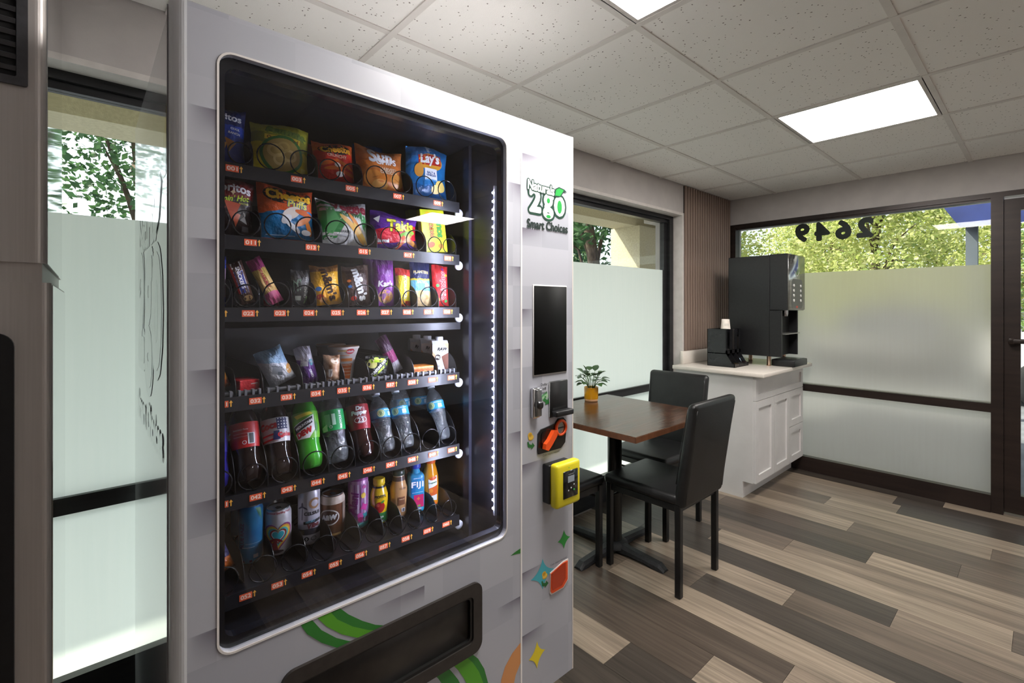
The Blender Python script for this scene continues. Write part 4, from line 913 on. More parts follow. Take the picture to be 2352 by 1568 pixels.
# coin return cup
ccx, ccz = pz(1284, 1321)
cup = [(-.044, .024), (.020, .040), (.042, .040), (.042, -.026), (.018, -.046), (-.040, -.046), (-.046, -.038)]
s1 = [(ccx + a, ccz + c) for a, c in cup]; s2 = [(ccx + a * .90 - .002, ccz + c * .9 + .001) for a, c in cup]; s3 = [(ccx + a * .74 - .006, ccz + c * .78 + .005) for a, c in cup]
b = MB(); b.prism([s1], YM - .003, YM, fy); co = vm(b, 'coin_cup_bezel', P((232, 226, 222), .35), ctl)
b = MB(); b.prism([s2], YM - .006, YM - .002, fy); vm(b, 'coin_cup', P((232, 82, 26), .35), co)
b = MB(); b.prism([s3], YM - .0068, YM - .005, fy); vm(b, 'coin_cup_door', P((176, 52, 16), .2), co)
tx, tz = pz(1283, 1288); stick([(TX('Coin return retrieval', tx, tz, w=.076, rot=0), (48, 48, 50))], 'instruction_print', ctl)
# side print on the cabinet: the logo again, large, facing the ice dispenser
def side_print(shapes, name):
    b = MB(); ms = []
    for k, (sh, c) in enumerate(shapes):
        m = P(c, .12, 0, .5)
        if m not in ms: ms.append(m)
        b.add([(VX0 + .0035 - .00013 * k - hz(p), 1.5 - p[0], p[1]) for p in sh[0]], sh[1], ms.index(m))
    vm(b, name, ms, cab)
sz = EYE - .02
SG = [TX(c, dx, sz + dz, w=w_, h=h_) for c, dx, dz, w_, h_ in (('2', -.19, .02, .15, .27), ('g', .01, -.02, .14, .29), ('o', .19, .01, .16, .23))]
side_print([(FAT(TX('Naturals', -.04, sz + .22, w=.44), .008), (140, 146, 150))] + [(FAT(q, .040, 20), (96, 104, 108)) for q in SG] + [(FAT(q, .018, 14), (214, 216, 218)) for q in SG] + [(EL(.19, sz + .01, .03, .07), (60, 140, 86)), (FAT(TX('Smart Choices', 0, sz - .26, w=.60), .007), (110, 116, 120)),
            (PL([(.14, sz + .2), (.17, sz + .28), (.24, sz + .31), (.28, sz + .28), (.24, sz + .21), (.18, sz + .18)]), (96, 130, 110))], 'side_logo_print')
side_print([(PL([(.30, EYE + .26), (.35, EYE + .26), (.36, EYE + .4), (.31, EYE + .34)]), (226, 196, 40))], 'side_sparkle_print')

# ---- trays: bed, front rail, number tags, dividers, coils
ROWZ = [EYE + .318, EYE + .151, EYE - .016, EYE - .223, EYE - .451, EYE - .678]
TXL, TXR = .184, .887
FLOORZ = [z + .014 for z in ROWZ]
tagmat = [P((232, 92, 44), .5), P((248, 214, 190), .5), P((242, 172, 60), .5)]
def coil_path(R, rings, r=.0017, n=22):
    """upright loops one behind another, joined by runs along the tray bed, so that a product stands between two loops"""
    pts = []
    for y in rings:
        for k in range(n + 1):
            a = -pi / 2 + 2 * pi * k / n; pts.append((R * cos(a) + (.0012 * (2 * k / n - 1)), y + .004 * k / n, R + R * sin(a) + r))
    return MB().tube(pts, r, 4)
coil_me = {}
def coil(par, x, y, z, R, rings):
    R = round(R, 3); k = (R, tuple(rings))
    if k not in coil_me: coil_me[k] = coil_path(R, rings).build('coil', MAT['coil'], par, True, (x, y, z)).data
    else: place(coil_me[k], 'coil', par, True, (x, y, z))
div_me = {}
def divider(par, x, z, h, back=.012):
    if h not in div_me:
        R_ = h * (.92 if h > .09 or h == .06 else .75); p = [(0, 0), (.40, 0), (.40, h)] + [(R_ - R_ * sin(radians(a)), h - R_ + R_ * cos(radians(a))) for a in range(0, 91, 10)]
        b = MB(); b.prism([p], -.0008, .0008, lambda a, c, d: (d, a, c)); div_me[h] = b.build('divider', MAT['liner'], par, True, (x, YR + back, z)).data
    else: place(div_me[h], 'divider', par, True, (x, YR + back, z))
TAGS = [[(1, 540, 388), (3, 687, 411), (5, 810, 432), (7, 917, 450), (9, 1008, 467)], [(11, 582, 557), (13, 720, 568), (15, 839, 577), (17, 941, 586), (19, 1032, 594)],
        [(21, 504, 718)] + [(22 + i, px, 718) for i, px in enumerate((577, 649, 715, 777, 835, 889, 939, 986, 1030))],
        [(31 + i, px, py) for i, (px, py) in enumerate(((516, 924), (593, 916), (664, 909), (731, 902), (791, 895), (848, 889), (901, 883), (950, 877), (996, 872), (1040, 868)))],
        [(41 + i, px, py) for i, (px, py) in enumerate(((516, 1152), (594, 1136), (665, 1119), (732, 1105), (792, 1091), (849, 1078), (901, 1066), (950, 1055), (997, 1045), (1040, 1035)))],
        [(51, 490, 1386)] + [(52 + i, px, py) for i, (px, py) in enumerate(((571, 1360), (643, 1335), (711, 1311), (772, 1290), (831, 1270), (885, 1252), (936, 1235), (985, 1219), (1028, 1204)))]]
TRAYS = []
for r in range(6):
    z = ROWZ[r]; fz = FLOORZ[r]
    tray = vm(MB().box(TXL, TXR, YR + .004, YR + .46, fz - .006, fz - .001), 'tray', MAT['liner'])
    b = MB(); b.prism([[(YR, z - .019), (YR + .004, z - .019), (YR + .006, fz), (YR + .001, fz)]], TXL, TXR + .004, lambda a, c, d: (d, a, c)); vm(b, 'rail', MAT['rail'], tray)
    vm(MB().lathe([(.012, 0), (.014, .002), (.014, .008), (.006, .009)], 18, M=Matrix.Translation((TXR + .006, YR + .012, z - .02 if r < 3 else z - .02)) @ Matrix.Rotation(pi / 2, 4, 'X')), 'roller', P((196, 196, 200), .35), tray)
    sp_ = (TXR - TXL) / (5 if r < 2 else 10)
    for num, px, py in TAGS[r]:
        q = ony(px, py, YR); x = min(max(q.x, TXL + .012), TXR - .02); b = MB()
        for sh, mi in ((RC(x - .006, z, .027, .015, 0, 1, 1), 0), (FAT(TX('%03d' % num, x - .006, z, w=.021, h=.0088), .0005, 6), 1), (PL([(x + .0125, z + .008), (x + .0165, z + .002), (x + .0137, z + .002), (x + .0137, z - .007), (x + .0113, z - .007), (x + .0113, z + .002), (x + .0085, z + .002)]), 2)):
            b.add([(p[0], YR - .0008 - .0002 * (mi == 1) - hz(p), p[1]) for p in sh[0]], sh[1], mi)
        b.build('number_tag', tagmat, tray)
    TRAYS.append(tray)
vm(MB().box(CX0, TXR + .006, YR - .002, YR + .5, ROWZ[2] - .056, ROWZ[2] - .034), 'insulating_shelf', MAT['rail'], cab)
vm(MB().box(CX1 - .012, CX1 - .001, YR - .02, YR + .01, CZ0, CZ1), 'inner_post', P((30, 30, 40), .3), cab)

# ================================================================== products in the trays
def slot_box(x0, y0, x1, y1, row, y):
    """a product's left, right and top in the photo, on the depth y; its foot is the tray"""
    a = ony(x0, y0, y); c = ony(x1, y0, y); m = ony((x0 + x1) / 2, y0, y); return (a.x + c.x) / 2, c.x - a.x, m.z - FLOORZ[row]
def art(decs, Wd, Hd, fn, mb, ms, step):
    """decs in product units: x across the width (-.5..+.5), y up the height (0..1), sizes in widths"""
    for k, d in enumerate(decs):
        kind = d[0]; c = d[-1]; m = P(c, .35) if not isinstance(c, bpy.types.Material) else c
        if kind == 't':                                      # text: s, cx, cy, w, fat, rot, shear, [h]
            _, s_, cx, cy, w_, fat, rot, shear = d[:8]; h_ = d[8] if len(d) > 9 else None
            sh = TX(s_, cx * Wd, cy * Hd, w=w_ * Wd, h=(h_ * Wd if h_ else None), rot=rot, shear=shear)
            if fat: sh = FAT(sh, fat * .5 * Wd, 8)
        elif kind == 'e': sh = EL(d[1] * Wd, d[2] * Hd, d[3] * Wd, d[4] * Wd, 18, d[5])
        elif kind == 'r': sh = RC(d[1] * Wd, d[2] * Hd, d[3] * Wd, d[4] * Wd, d[5])
        elif kind == 'p': sh = PL([(a * Wd, b_ * Hd) for a, b_ in d[1]])
        elif kind == 'o': sh = RING(d[1] * Wd, d[2] * Hd, d[3] * Wd, d[5] * Wd, 28, ry=d[4] * Wd)
        elif kind == 's': sh = STAR(d[1] * Wd, d[2] * Hd, d[3] * Wd, d[4] * Wd, .3, d[5])
        if step and kind != 'r': sh = fine(sh, step)
        if m not in ms: ms.append(m)
        mb.add([fn(p[0], p[1], .0007 + .00013 * k + hz(p)) for p in sh[0]], sh[1], ms.index(m), True)
def bag(label, box, row, mat, decs, y=YR + .058, T=.05, lean=6, rotz=0, roll=0, group='snack bags in the vending trays', cat='snack bag', name='snack_bag', seed=1, crimp=.05, h=None, wmul=1.0, dx=0):
    cx, Wd, Hd = slot_box(*box, row, y); Wd *= wmul; Hd = h or Hd; cx += dx
    o = thing(name, label, cat, (cx, y, FLOORZ[row] + .001), radians(rotz), group); o.rotation_euler = (radians(-lean), radians(roll), radians(rotz))
    rr = random.Random(seed); ph = [rr.uniform(0, 6) for _ in range(6)]
    def depth(a, c):
        u = min(abs(2 * a / Wd), 1); v = c / Hd; e = min(min(v, 1 - v) / .26, 1)
        p = (1 - u ** 2.4) ** .62 * (sin(e * pi / 2) ** .8 if e > 0 else 0)
        return T / 2 * p * (1 + .10 * sin(9 * v + ph[0]) * sin(7 * a / Wd + ph[1])) + .002 * sin(24 * a / Wd + ph[2]) * (1 - e)
    def warp(a, c):
        v = c / Hd; k = 1 - .05 * sin(pi * v); return a * k + .02 * Wd * sin(4 * v + ph[3]), c + (.055 * Wd * sin(5 * a / Wd + ph[4]) if v > .6 else 0) * (v - .6) * 2
    def fn(a, c, e): x, z = warp(a, c); return (x, -depth(a, c) - e, z)
    nx, nz = 14, 18; b = MB(); b.uv = {}
    for side in (1, -1):
        o0 = len(b.v); v = []
        for j in range(nz + 1):
            for i in range(nx + 1):
                a = -Wd / 2 + Wd * i / nx; c = Hd * j / nz; x, z = warp(a, c); v.append((x, -side * depth(a, c) - (.0006 * side), z)); b.uv[o0 + j * (nx + 1) + i] = (i / nx, j / nz)
        f = [(j * (nx + 1) + i, j * (nx + 1) + i + 1, (j + 1) * (nx + 1) + i + 1, (j + 1) * (nx + 1) + i) for j in range(nz) for i in range(nx)]
        if side < 0: f = [q[::-1] for q in f]
        b.add(v, f, 0, True)
    b.build('film', mat, o, False)
    if decs:
        p = MB(); ms = []; art(decs, Wd, Hd, fn, p, ms, .012); p.build('print', ms, o, False)
    return o
def cyl_print(o, decs, D, H, rf, name='print', turn=0, step=.006):
    p = MB(); ms = []
    def fn(a, c, e):
        r = rf(c) + e; t = a / (D / 2) + turn; return (r * sin(t), -r * cos(t), c)
    art(decs, D, H, fn, p, ms, step); return p.build(name, ms, o, False)
def face_cam(x, y): return -atan2(x, y)
def turned(name, label, cat, cx, y, row, parts, group, lean=0, roll=0, turn=0):
    """parts: (name, profile, material)"""
    o = thing(name, label, cat, (cx, y, FLOORZ[row] + .001), 0, group); o.rotation_euler = (radians(-lean), radians(roll), 0); o.rotation_euler.z = turn
    for nm, prof, m in parts: MB().lathe(prof, 28).build(nm, m, o, False)
    return o
def rprof(prof):
    ps = sorted(prof, key=lambda q: q[1])
    def rf(z):
        for (r0, z0), (r1, z1) in zip(ps, ps[1:]):
            if z0 <= z <= z1: return r0 + (r1 - r0) * ((z - z0) / (z1 - z0) if z1 > z0 else 0)
        return ps[-1][0] if z > ps[-1][1] else ps[0][0]
    return rf
W_ = (240, 240, 238); K_ = (22, 20, 20); YL = (250, 214, 40)
# ---- row 1
bag('blue tortilla chip bag in the top tray', (482, 250, 597, 385), 0, zones([(0, (34, 56, 150)), (.4, (28, 62, 160)), (.72, (14, 30, 84))], wave=.12), [
    ('t', 'Doritos', .02, .80, .74, .014, 0, 0, W_), ('t', 'COOL', .27, .60, .2, .006, 0, .15, W_), ('t', 'RANCH', .25, .52, .26, .006, 0, .15, W_), ('p', [(-.3, .72), (-.02, .82), (-.05, .78), (-.27, .66), (-.33, .64)], (206, 92, 36)),
    ('p', [(-.22, .42), (.02, .44), (-.1, .22)], (204, 142, 74)), ('p', [(.05, .42), (.3, .36), (.12, .18)], (190, 126, 62)), ('p', [(-.1, .30), (.1, .34), (.02, .16)], (216, 158, 92))], seed=3)
bag('yellow-green onion ring chip bag in the top tray', (598, 292, 732, 403), 0, zones([(0, (238, 214, 36)), (.34, (226, 200, 40)), (.62, (150, 150, 46)), (.84, (196, 192, 60))], slant=.12, wave=.1), [
    ('p', [(-.30, .80), (-.05, .76), (.22, .70), (.44, .68), (.43, .76), (.1, .84), (-.26, .9)], (92, 118, 44)), ('t', 'Funyuns', .06, .79, .66, .02, -6, .2, (126, 150, 58)), ('r', .0, .66, .62, .1, -3, (236, 202, 60)), ('t', 'Onion Flavored', .0, .66, .54, .004, -3, 0, (120, 40, 26)),
    ('o', .0, .36, .38, .34, .05, (66, 128, 56)), ('e', 0, .36, .33, .29, 0, (196, 164, 84)), ('o', -.12, .40, .15, .13, .055, (228, 196, 120)), ('o', .12, .34, .14, .12, .05, (236, 208, 136)), ('o', .02, .5, .11, .1, .04, (216, 184, 104)), ('o', -.04, .24, .12, .1, .04, (232, 204, 130)), ('r', .38, .10, .1, .1, 0, (250, 236, 120))], lean=9, seed=8)
bag('red and orange crunchy cheese snack bag in the top tray', (746, 337, 838, 428), 0, zones([(0, (206, 34, 26)), (.55, (216, 44, 28)), (.78, (222, 94, 34))], wave=.1), [
    ('e', .02, .80, .44, .13, 4, K_), ('t', 'Cheetos', .02, .80, .74, .02, 4, 0, (246, 176, 40)), ('t', 'CRUNCHY', .02, .64, .5, .005, 0, 0, (250, 206, 180)), ('e', -.2, .46, .24, .05, 20, (226, 104, 36)), ('e', .2, .46, .25, .05, -25, (236, 120, 40)), ('e', -.05, .34, .28, .05, 8, (232, 112, 38)), ('e', .22, .26, .24, .05, -12, (220, 92, 30)), ('e', .0, .42, .08, .06, 0, (238, 226, 214)), ('e', .04, .2, .1, .06, 0, (240, 230, 220))], seed=12)
bag('orange multigrain chip bag in the top tray', (842, 350, 948, 445), 0, zones([(0, (206, 104, 36)), (.4, (216, 122, 48)), (.7, (196, 112, 52))], wave=.14), [
    ('t', 'Sun', -.04, .80, .48, .03, 4, 0, W_), ('t', 'CHIPS', .08, .68, .44, .012, 4, 0, W_), ('t', 'HARVEST', .12, .50, .36, .005, 0, 0, (250, 226, 196)), ('t', 'CHEDDAR', .12, .43, .38, .005, 0, 0, (250, 226, 196)), ('e', -.22, .26, .2, .16, 15, (236, 150, 60)), ('e', .02, .2, .18, .14, -15, (226, 132, 48)), ('e', .28, .26, .17, .14, 20, (240, 164, 72)), ('e', -.1, .12, .16, .1, 0, (246, 178, 90)), ('r', -.2, .28, .12, .01, 20, (180, 84, 24)), ('r', .28, .28, .12, .01, -20, (180, 84, 24))], seed=17)
bag('bright blue potato chip bag at the right end of the top tray', (940, 346, 1034, 458), 0, zones([(0, (20, 84, 138)), (.3, (30, 112, 172)), (.7, (40, 122, 190))], wave=.1), [
    ('r', .0, .94, .12, .14, 0, (196, 214, 226)), ('e', .02, .70, .30, .17, 0, (224, 162, 48)), ('r', .0, .74, .56, .2, 4, (192, 44, 40)), ('t', "Lay's", .0, .745, .46, .022, 4, .1, W_), ('r', .02, .47, .3, .25, 0, W_), ('t', 'SALT &', .02, .50, .2, .005, 0, 0, (50, 80, 140)), ('t', 'VINEGAR', .02, .45, .24, .005, 0, 0, (50, 80, 140)), ('r', .02, .36, .28, .03, 0, (100, 160, 210)), ('e', .26, .27, .14, .12, 0, (226, 196, 104)), ('e', .14, .2, .12, .09, 10, (238, 212, 130)), ('e', -.26, .52, .1, .14, 0, (216, 150, 60))], lean=2, seed=21)
bag('red chip bag tucked behind the cheese snack bag', (706, 341, 770, 405), 0, P((150, 44, 30), .35), [], y=YR + .138, seed=5, lean=2); bag('blue chip bag tucked behind the orange multigrain bag', (812, 338, 880, 425), 0, P((36, 78, 130), .35), [], y=YR + .138, seed=6, lean=2)
# ---- row 2
bag('black and red spicy tortilla chip bag in the second tray', (480, 418, 600, 548), 1, zones([(0, (40, 22, 22)), (.3, (34, 22, 24)), (.72, (126, 34, 34)), (.95, (96, 30, 30))], wave=.12, wscale=3), [
    ('t', 'Doritos', .02, .83, .80, .016, -4, 0, (226, 222, 220)), ('t', "Flamin' Hot", .02, .64, .74, .008, 6, .3, (196, 222, 50)), ('t', 'NACHO', .28, .57, .2, .004, 0, .2, (190, 190, 80)), ('p', [(-.12, .60), (.22, .56), (.06, .22)], (196, 76, 44)), ('p', [(-.34, .52), (-.08, .48), (-.22, .2)], (176, 62, 38)), ('p', [(.0, .42), (.22, .36), (.12, .14)], (206, 92, 54)), ('p', [(.2, .26), (.36, .2), (.3, .34)], (150, 148, 150)), ('s', .05, .74, .06, .06, 0, (250, 220, 170)), ('r', .32, .12, .14, .1, 0, (90, 86, 88))], seed=31)
bag('orange and blue cheese puff bag in the second tray', (604, 436, 732, 556), 1, zones([(0, (24, 120, 178)), (.4, (28, 128, 190)), (.55, (226, 92, 34)), (.86, (206, 76, 30))], slant=-.08, wave=.14, wscale=3), [
    ('e', -.1, .82, .32, .15, 0, K_), ('e', .3, .82, .18, .12, 0, K_), ('t', 'Cheetos', .04, .83, .80, .026, 0, 0, (250, 190, 40)), ('t', 'Puffs', .18, .68, .36, .03, -4, 0, (30, 130, 180)), ('t', 'Puffs', .18, .68, .36, .012, -4, 0, (250, 232, 90)), ('e', .05, .50, .2, .1, 30, (240, 226, 210)), ('e', -.05, .38, .12, .07, 40, (236, 236, 236)), ('e', .26, .36, .2, .05, 30, (236, 132, 50)), ('e', .36, .26, .05, .16, 12, (240, 140, 56)), ('e', .05, .24, .16, .05, -40, (240, 240, 240)), ('e', .3, .52, .18, .05, -14, (230, 110, 40)), ('e', .3, .16, .1, .05, 0, (240, 240, 240)), ('r', -.16, .08, .5, .012, 0, (190, 220, 236)), ('p', [(-.5, 0), (.5, 0), (.5, .025), (-.5, .025)], (214, 82, 34))], seed=33, lean=4)
bag('white and green vegetable straw bag in the second tray', (724, 462, 842, 568), 1, zones([(0, (206, 204, 198)), (.4, (214, 212, 206)), (.8, (196, 194, 190))], wave=.1), [
    ('p', [(-.5, .98), (-.2, .9), (.0, .5), (-.18, .12), (-.5, .06)], (44, 132, 58)), ('p', [(.26, .84), (.5, .60), (.5, .25), (.36, .4)], (60, 146, 70)), ('p', [(-.38, .8), (-.26, .8), (-.12, .5), (-.26, .2), (-.36, .22)], (96, 170, 100)), ('t', 'GARDEN', .10, .94, .34, .005, 0, 0, (96, 40, 50)), ('t', 'Veggie', .08, .83, .72, .024, -4, 0, (142, 36, 52)), ('t', 'Straws', .12, .68, .44, .012, 0, .1, (46, 110, 60)), ('e', .10, .42, .32, .05, -42, (222, 184, 70)), ('e', .16, .34, .36, .05, -48, (232, 176, 76)), ('e', .2, .46, .28, .04, -56, (226, 140, 60)), ('e', .3, .26, .26, .04, -50, (236, 196, 96)), ('t', 'BAKED', -.02, .26, .2, .004, 0, 0, (110, 110, 112)), ('r', -.04, .18, .26, .03, 0, (180, 180, 180))], lean=12, seed=37, h=.128)
bag('purple and red rolled chip bag in the second tray', (836, 496, 946, 577), 1, zones([(0, (74, 34, 118)), (.12, (204, 32, 52)), (.55, (92, 40, 140)), (.86, (80, 34, 124))], slant=-.25, wave=.12, wscale=3), [
    ('t', 'Takis', .08, .66, .58, .045, 4, .05, K_), ('t', 'Takis', .08, .66, .58, .022, 4, .05, (224, 218, 48)), ('e', .22, .44, .2, .05, 14, (120, 170, 56)), ('e', .16, .28, .22, .05, 34, (196, 150, 70)), ('e', .28, .22, .2, .05, -20, (180, 120, 50)), ('e', .06, .18, .16, .045, 60, (206, 84, 48)), ('t', 'barcel', -.3, .2, .2, .012, 0, 0, W_), ('p', [(-.46, .78), (-.34, .86), (-.38, .68)], W_)], seed=39, lean=3)
def carton(label, box, row, y, faces, dep, name, cat, group, decs, roll=0, lean=0, rotz=0, h=None, wm=1):
    cx, Wd, Hd = slot_box(*box, row, y); Wd *= wm; Hd = h or Hd; o = thing(name, label, cat, (cx, y, FLOORZ[row] + .001), 0, group); o.rotation_euler = (radians(-lean), radians(roll), radians(rotz))
    MB().rbox(-Wd / 2, Wd / 2, -dep / 2, dep / 2, 0, Hd, .0015, 1, smooth=False).build('box', faces, o, False); p = MB(); ms = []
    if decs: art(decs, Wd, Hd, lambda a, c, e: (a, -dep / 2 - e, c), p, ms, 0); p.build('print', ms, o, False)
    return o
SPD = [('t', 'SOUR', .22, .56, .62, .05, 90, 0, (40, 40, 20)), ('t', 'SOUR', .22, .56, .62, .018, 90, 0, (70, 170, 60)), ('t', 'PATCH', -.10, .56, .62, .05, 90, 0, (40, 36, 10)), ('t', 'PATCH', -.10, .56, .62, .018, 90, 0, (236, 120, 30)), ('t', 'SOFT & CHEWY', .40, .8, .34, .006, 90, 0, (60, 60, 20)), ('e', -.18, .17, .16, .1, 20, (232, 96, 40)), ('e', .22, .14, .12, .09, 0, (240, 140, 40)), ('e', .1, .88, .08, .06, 0, (60, 130, 200)), ('e', -.2, .9, .1, .06, 0, (244, 190, 30))]
carton('upright yellow-green sour candy box in the second tray', (958, 487, 1034, 584), 1, YR + .055, noisy('candy_carton', (206, 214, 34), (226, 224, 40), (20, 20, 20), rough=.35), .022, 'candy_box', 'candy box', 'candy boxes in the second tray', SPD, roll=-4, lean=5, wm=.72)
carton('yellow-green candy box standing behind another candy box', (938, 488, 1000, 570), 1, YR + .132, P((150, 158, 34), .4), .022, 'candy_box', 'candy box', 'candy boxes in the second tray', [], roll=-4, lean=5, wm=.8)
# ---- row 3
def bar(label, box, row, mat, decs, roll=0, T=.022, y=YR + .05, lean=8, **k): return bag(label, box, row, mat, decs, y=y, T=T, lean=lean, roll=roll, group='bars and small packs in the third tray', cat='snack bar', name='snack_bar', **k)
bar('blue and pink marshmallow treat pack in the third tray', (478, 590, 531, 702), 2, zones([(0, (44, 62, 160)), (.2, (176, 140, 160)), (.78, (52, 72, 190))], wave=.05), [('e', 0, .5, .3, .3, 0, (196, 168, 176)), ('r', .1, .5, .6, .2, 0, (150, 110, 140))], seed=51, y=YR + .070, lean=1)
bar('brown nougat bar with blue lettering leaning in the third tray', (540, 622, 592, 706), 2, zones([(0, (84, 50, 34)), (.2, (72, 40, 30))]), [('p', [(-.3, .98), (.34, .98), (.3, .24), (-.26, .24)], W_), ('p', [(-.26, .96), (.30, .96), (.26, .26), (-.22, .26)], (40, 50, 140)), ('t', 'SNICKERS', .03, .62, 1.5, .02, -90, 0, (240, 236, 236)), ('p', [(-.44, .96), (-.3, .98), (-.26, .26), (-.38, .26)], (190, 34, 40)), ('e', .08, .13, .3, .2, 0, (196, 158, 104))], roll=-17, h=.104, seed=52, wmul=.72, y=YR + .036, lean=4)
bar('pink and yellow fruit chew bar leaning in the third tray', (600, 602, 658, 706), 2, zones([(0, (236, 110, 160)), (.28, (240, 196, 120)), (.6, (234, 200, 100)), (.8, (190, 70, 130))], wave=.08), [('t', 'STARBURST', .0, .55, 1.4, .02, -90, 0, (214, 60, 90)), ('r', 0, .2, .5, .4, 0, (240, 130, 176))], roll=-26, h=.122, seed=53, wmul=.6)
bar('small red candy pack lying under the fruit chew bar', (612, 682, 648, 704), 2, P((176, 36, 40), .35), [('r', 0, .6, .6, .16, 0, (214, 160, 80))], seed=54, h=.03, y=YR + .108)
bar('dark green and grey wrapped bar in the third tray', (698, 622, 740, 706), 2, zones([(0, (60, 58, 58)), (.35, (52, 50, 50)), (.75, (92, 90, 88))], slant=.3, wave=.1), [('p', [(-.42, .7), (-.02, .74), (-.06, .42), (-.4, .34)], (140, 166, 146)), ('t', 'CRUNCHY BAR', .22, .5, 1.2, .01, 84, 0, (176, 176, 170)), ('r', -.2, .2, .3, .24, 0, (170, 176, 166)), ('t', 'NATURE', .2, .16, .4, .006, 70, 0, (140, 180, 110))], roll=0, h=.095, seed=55)
MMD = lambda tc: [('t', 'm&m\'s', .06, .52, 1.15, .045, -78, 0, (70, 40, 24) if tc else W_), ('t', 'm&m\'s', .06, .52, 1.15, .018, -78, 0, (60, 34, 20) if tc else W_)]
bar('yellow chocolate candy pouch in the third tray', (742, 616, 806, 708), 2, zones([(0, (236, 168, 24)), (.4, (240, 178, 30)), (.86, (150, 96, 34))], wave=.06), MMD(True) + [('e', -.3, .2, .12, .09, 0, (200, 60, 40)), ('e', -.32, .4, .1, .08, 0, (60, 120, 190)), ('e', -.2, .12, .12, .09, 0, (226, 160, 90))], roll=-5, T=.035, seed=56)
bar('dark brown chocolate candy pouch in the third tray', (794, 614, 856, 708), 2, zones([(0, (64, 44, 38)), (.4, (70, 48, 42)), (.9, (104, 82, 74))], wave=.06), MMD(False) + [('e', -.22, .16, .1, .08, 0, (206, 60, 44)), ('e', -.32, .6, .07, .05, 0, (226, 120, 50)), ('e', -.3, .46, .07, .05, 0, (60, 120, 190))], roll=-3, T=.035, seed=57)
KD = [('t', 'Kar\'s', .0, .48, .7, .026, 0, .1, W_), ('e', .0, .2, .36, .3, 0, (196, 150, 96)), ('e', -.12, .22, .14, .1, 20, (120, 70, 120)), ('e', .12, .16, .13, .1, -20, (214, 140, 60)), ('r', .1, .3, .2, .12, 0, (160, 90, 170))]
bar('purple trail mix pouch in the third tray', (846, 600, 908, 708), 2, zones([(0, (132, 56, 150)), (.7, (126, 52, 142)), (.9, (118, 60, 130))]), KD, T=.03, seed=58, lean=4, wmul=.78)
bar('purple trail mix pouch tucked behind the front purple pouch', (834, 596, 880, 690), 2, P((104, 50, 118), .35), [], y=YR + .112, seed=59, lean=3)
bar('yellow and red protein bar standing in the third tray', (906, 619, 940, 706), 2, zones([(0, (216, 44, 34)), (.16, (236, 212, 40)), (.82, (206, 40, 36))], wave=.05), [('t', 'FITCRUNCH', .05, .5, 1.45, .03, -90, 0, K_), ('t', 'FITCRUNCH', .05, .5, 1.45, .01, -90, 0, (250, 246, 240)), ('r', -.1, .08, .4, .2, 0, (236, 170, 60))], seed=60, lean=4)
bar('navy and light blue nut pouch in the third tray', (944, 604, 990, 704), 2, zones([(0, (206, 178, 130)), (.22, (226, 200, 140)), (.36, (110, 180, 214)), (.6, (226, 206, 70)), (.64, (28, 38, 84))], wave=.05), [('t', 'PLANTERS', .0, .76, .74, .012, 0, 0, (226, 206, 140)), ('t', 'SALTED', .0, .54, .5, .006, 0, 0, W_), ('e', -.1, .3, .14, .1, 30, (220, 176, 100)), ('e', .16, .2, .14, .1, -20, (196, 150, 90)), ('e', .26, .46, .12, .12, 0, W_)], seed=61, lean=5)
bar('red fruit candy pack at the end of the third tray', (1006, 613, 1042, 706), 2, zones([(0, (196, 30, 36)), (.5, (206, 34, 40))], wave=.05), [('t', 'Skittles', .08, .5, 1.5, .04, 90, 0, W_), ('t', 'Skittles', .08, .5, 1.5, .014, 90, 0, (196, 30, 40)), ('e', -.26, .5, .1, .08, 0, (60, 160, 70)), ('e', .3, .76, .09, .07, 0, (240, 200, 50)), ('e', -.2, .16, .1, .08, 0, (236, 130, 40)), ('e', .24, .12, .1, .08, 0, (70, 170, 90)), ('e', .1, .9, .09, .07, 0, (130, 60, 150))], seed=62, lean=3)
bar('dark green pack behind the red fruit candy pack', (986, 622, 1018, 700), 2, P((38, 70, 50), .35), [('e', .1, .6, .22, .2, 0, (150, 40, 44))], y=YR + .11, seed=63)
# ---- row 4
G4 = 'packets in the fourth tray'
def pack(label, box, mat, decs, **k): 
    k.setdefault('group', G4); return bag(label, box, 3, mat, decs, cat='snack pack', name='snack_pack', **k)
pack('orange chip bag cut off by the edge of the fourth tray', (470, 862, 540, 912), zones([(0, (150, 70, 30)), (.5, (206, 140, 50))], wave=.2), [], seed=71, roll=-20, T=.04)
carton('red wrapped bar lying low in the fourth tray', (546, 862, 594, 892), 3, YR + .068, noisy('red_wrapper', (186, 26, 38), (206, 40, 52), (60, 60, 60), rough=.25, bump=.6), .07, 'snack_pack', 'snack pack', G4, [('r', .22, .72, .34, .05, 4, (230, 190, 190))], h=.032, rotz=8)
pack('silver and pale blue cookie bag slumped in the fourth tray', (598, 815, 664, 890), zones([(0, (206, 208, 214)), (.3, (214, 216, 222)), (.8, (150, 186, 214))], slant=.3, wave=.1), [('r', -.06, .4, .34, .30, -30, (176, 180, 188)), ('r', -.02, .3, .16, .12, -30, (120, 130, 140)), ('t', 'Nutrition Facts', .0, .5, .4, .004, -30, 0, (90, 96, 110)), ('e', .38, .32, .12, .2, -30, (206, 150, 76))], roll=-24, seed=73, T=.05, h=.095)
pack('purple foil cookie pack leaning in the fourth tray', (672, 796, 712, 882), zones([(0, (112, 44, 150)), (.3, (104, 60, 140)), (.74, (196, 190, 200))], slant=.2, wave=.1), [('r', -.2, .56, .4, .3, -14, (206, 204, 210)), ('e', .2, .56, .14, .2, 0, (60, 140, 160)), ('t', 'OREO', .05, .28, .5, .01, -80, 0, W_)], roll=-12, seed=74, T=.04, h=.10)
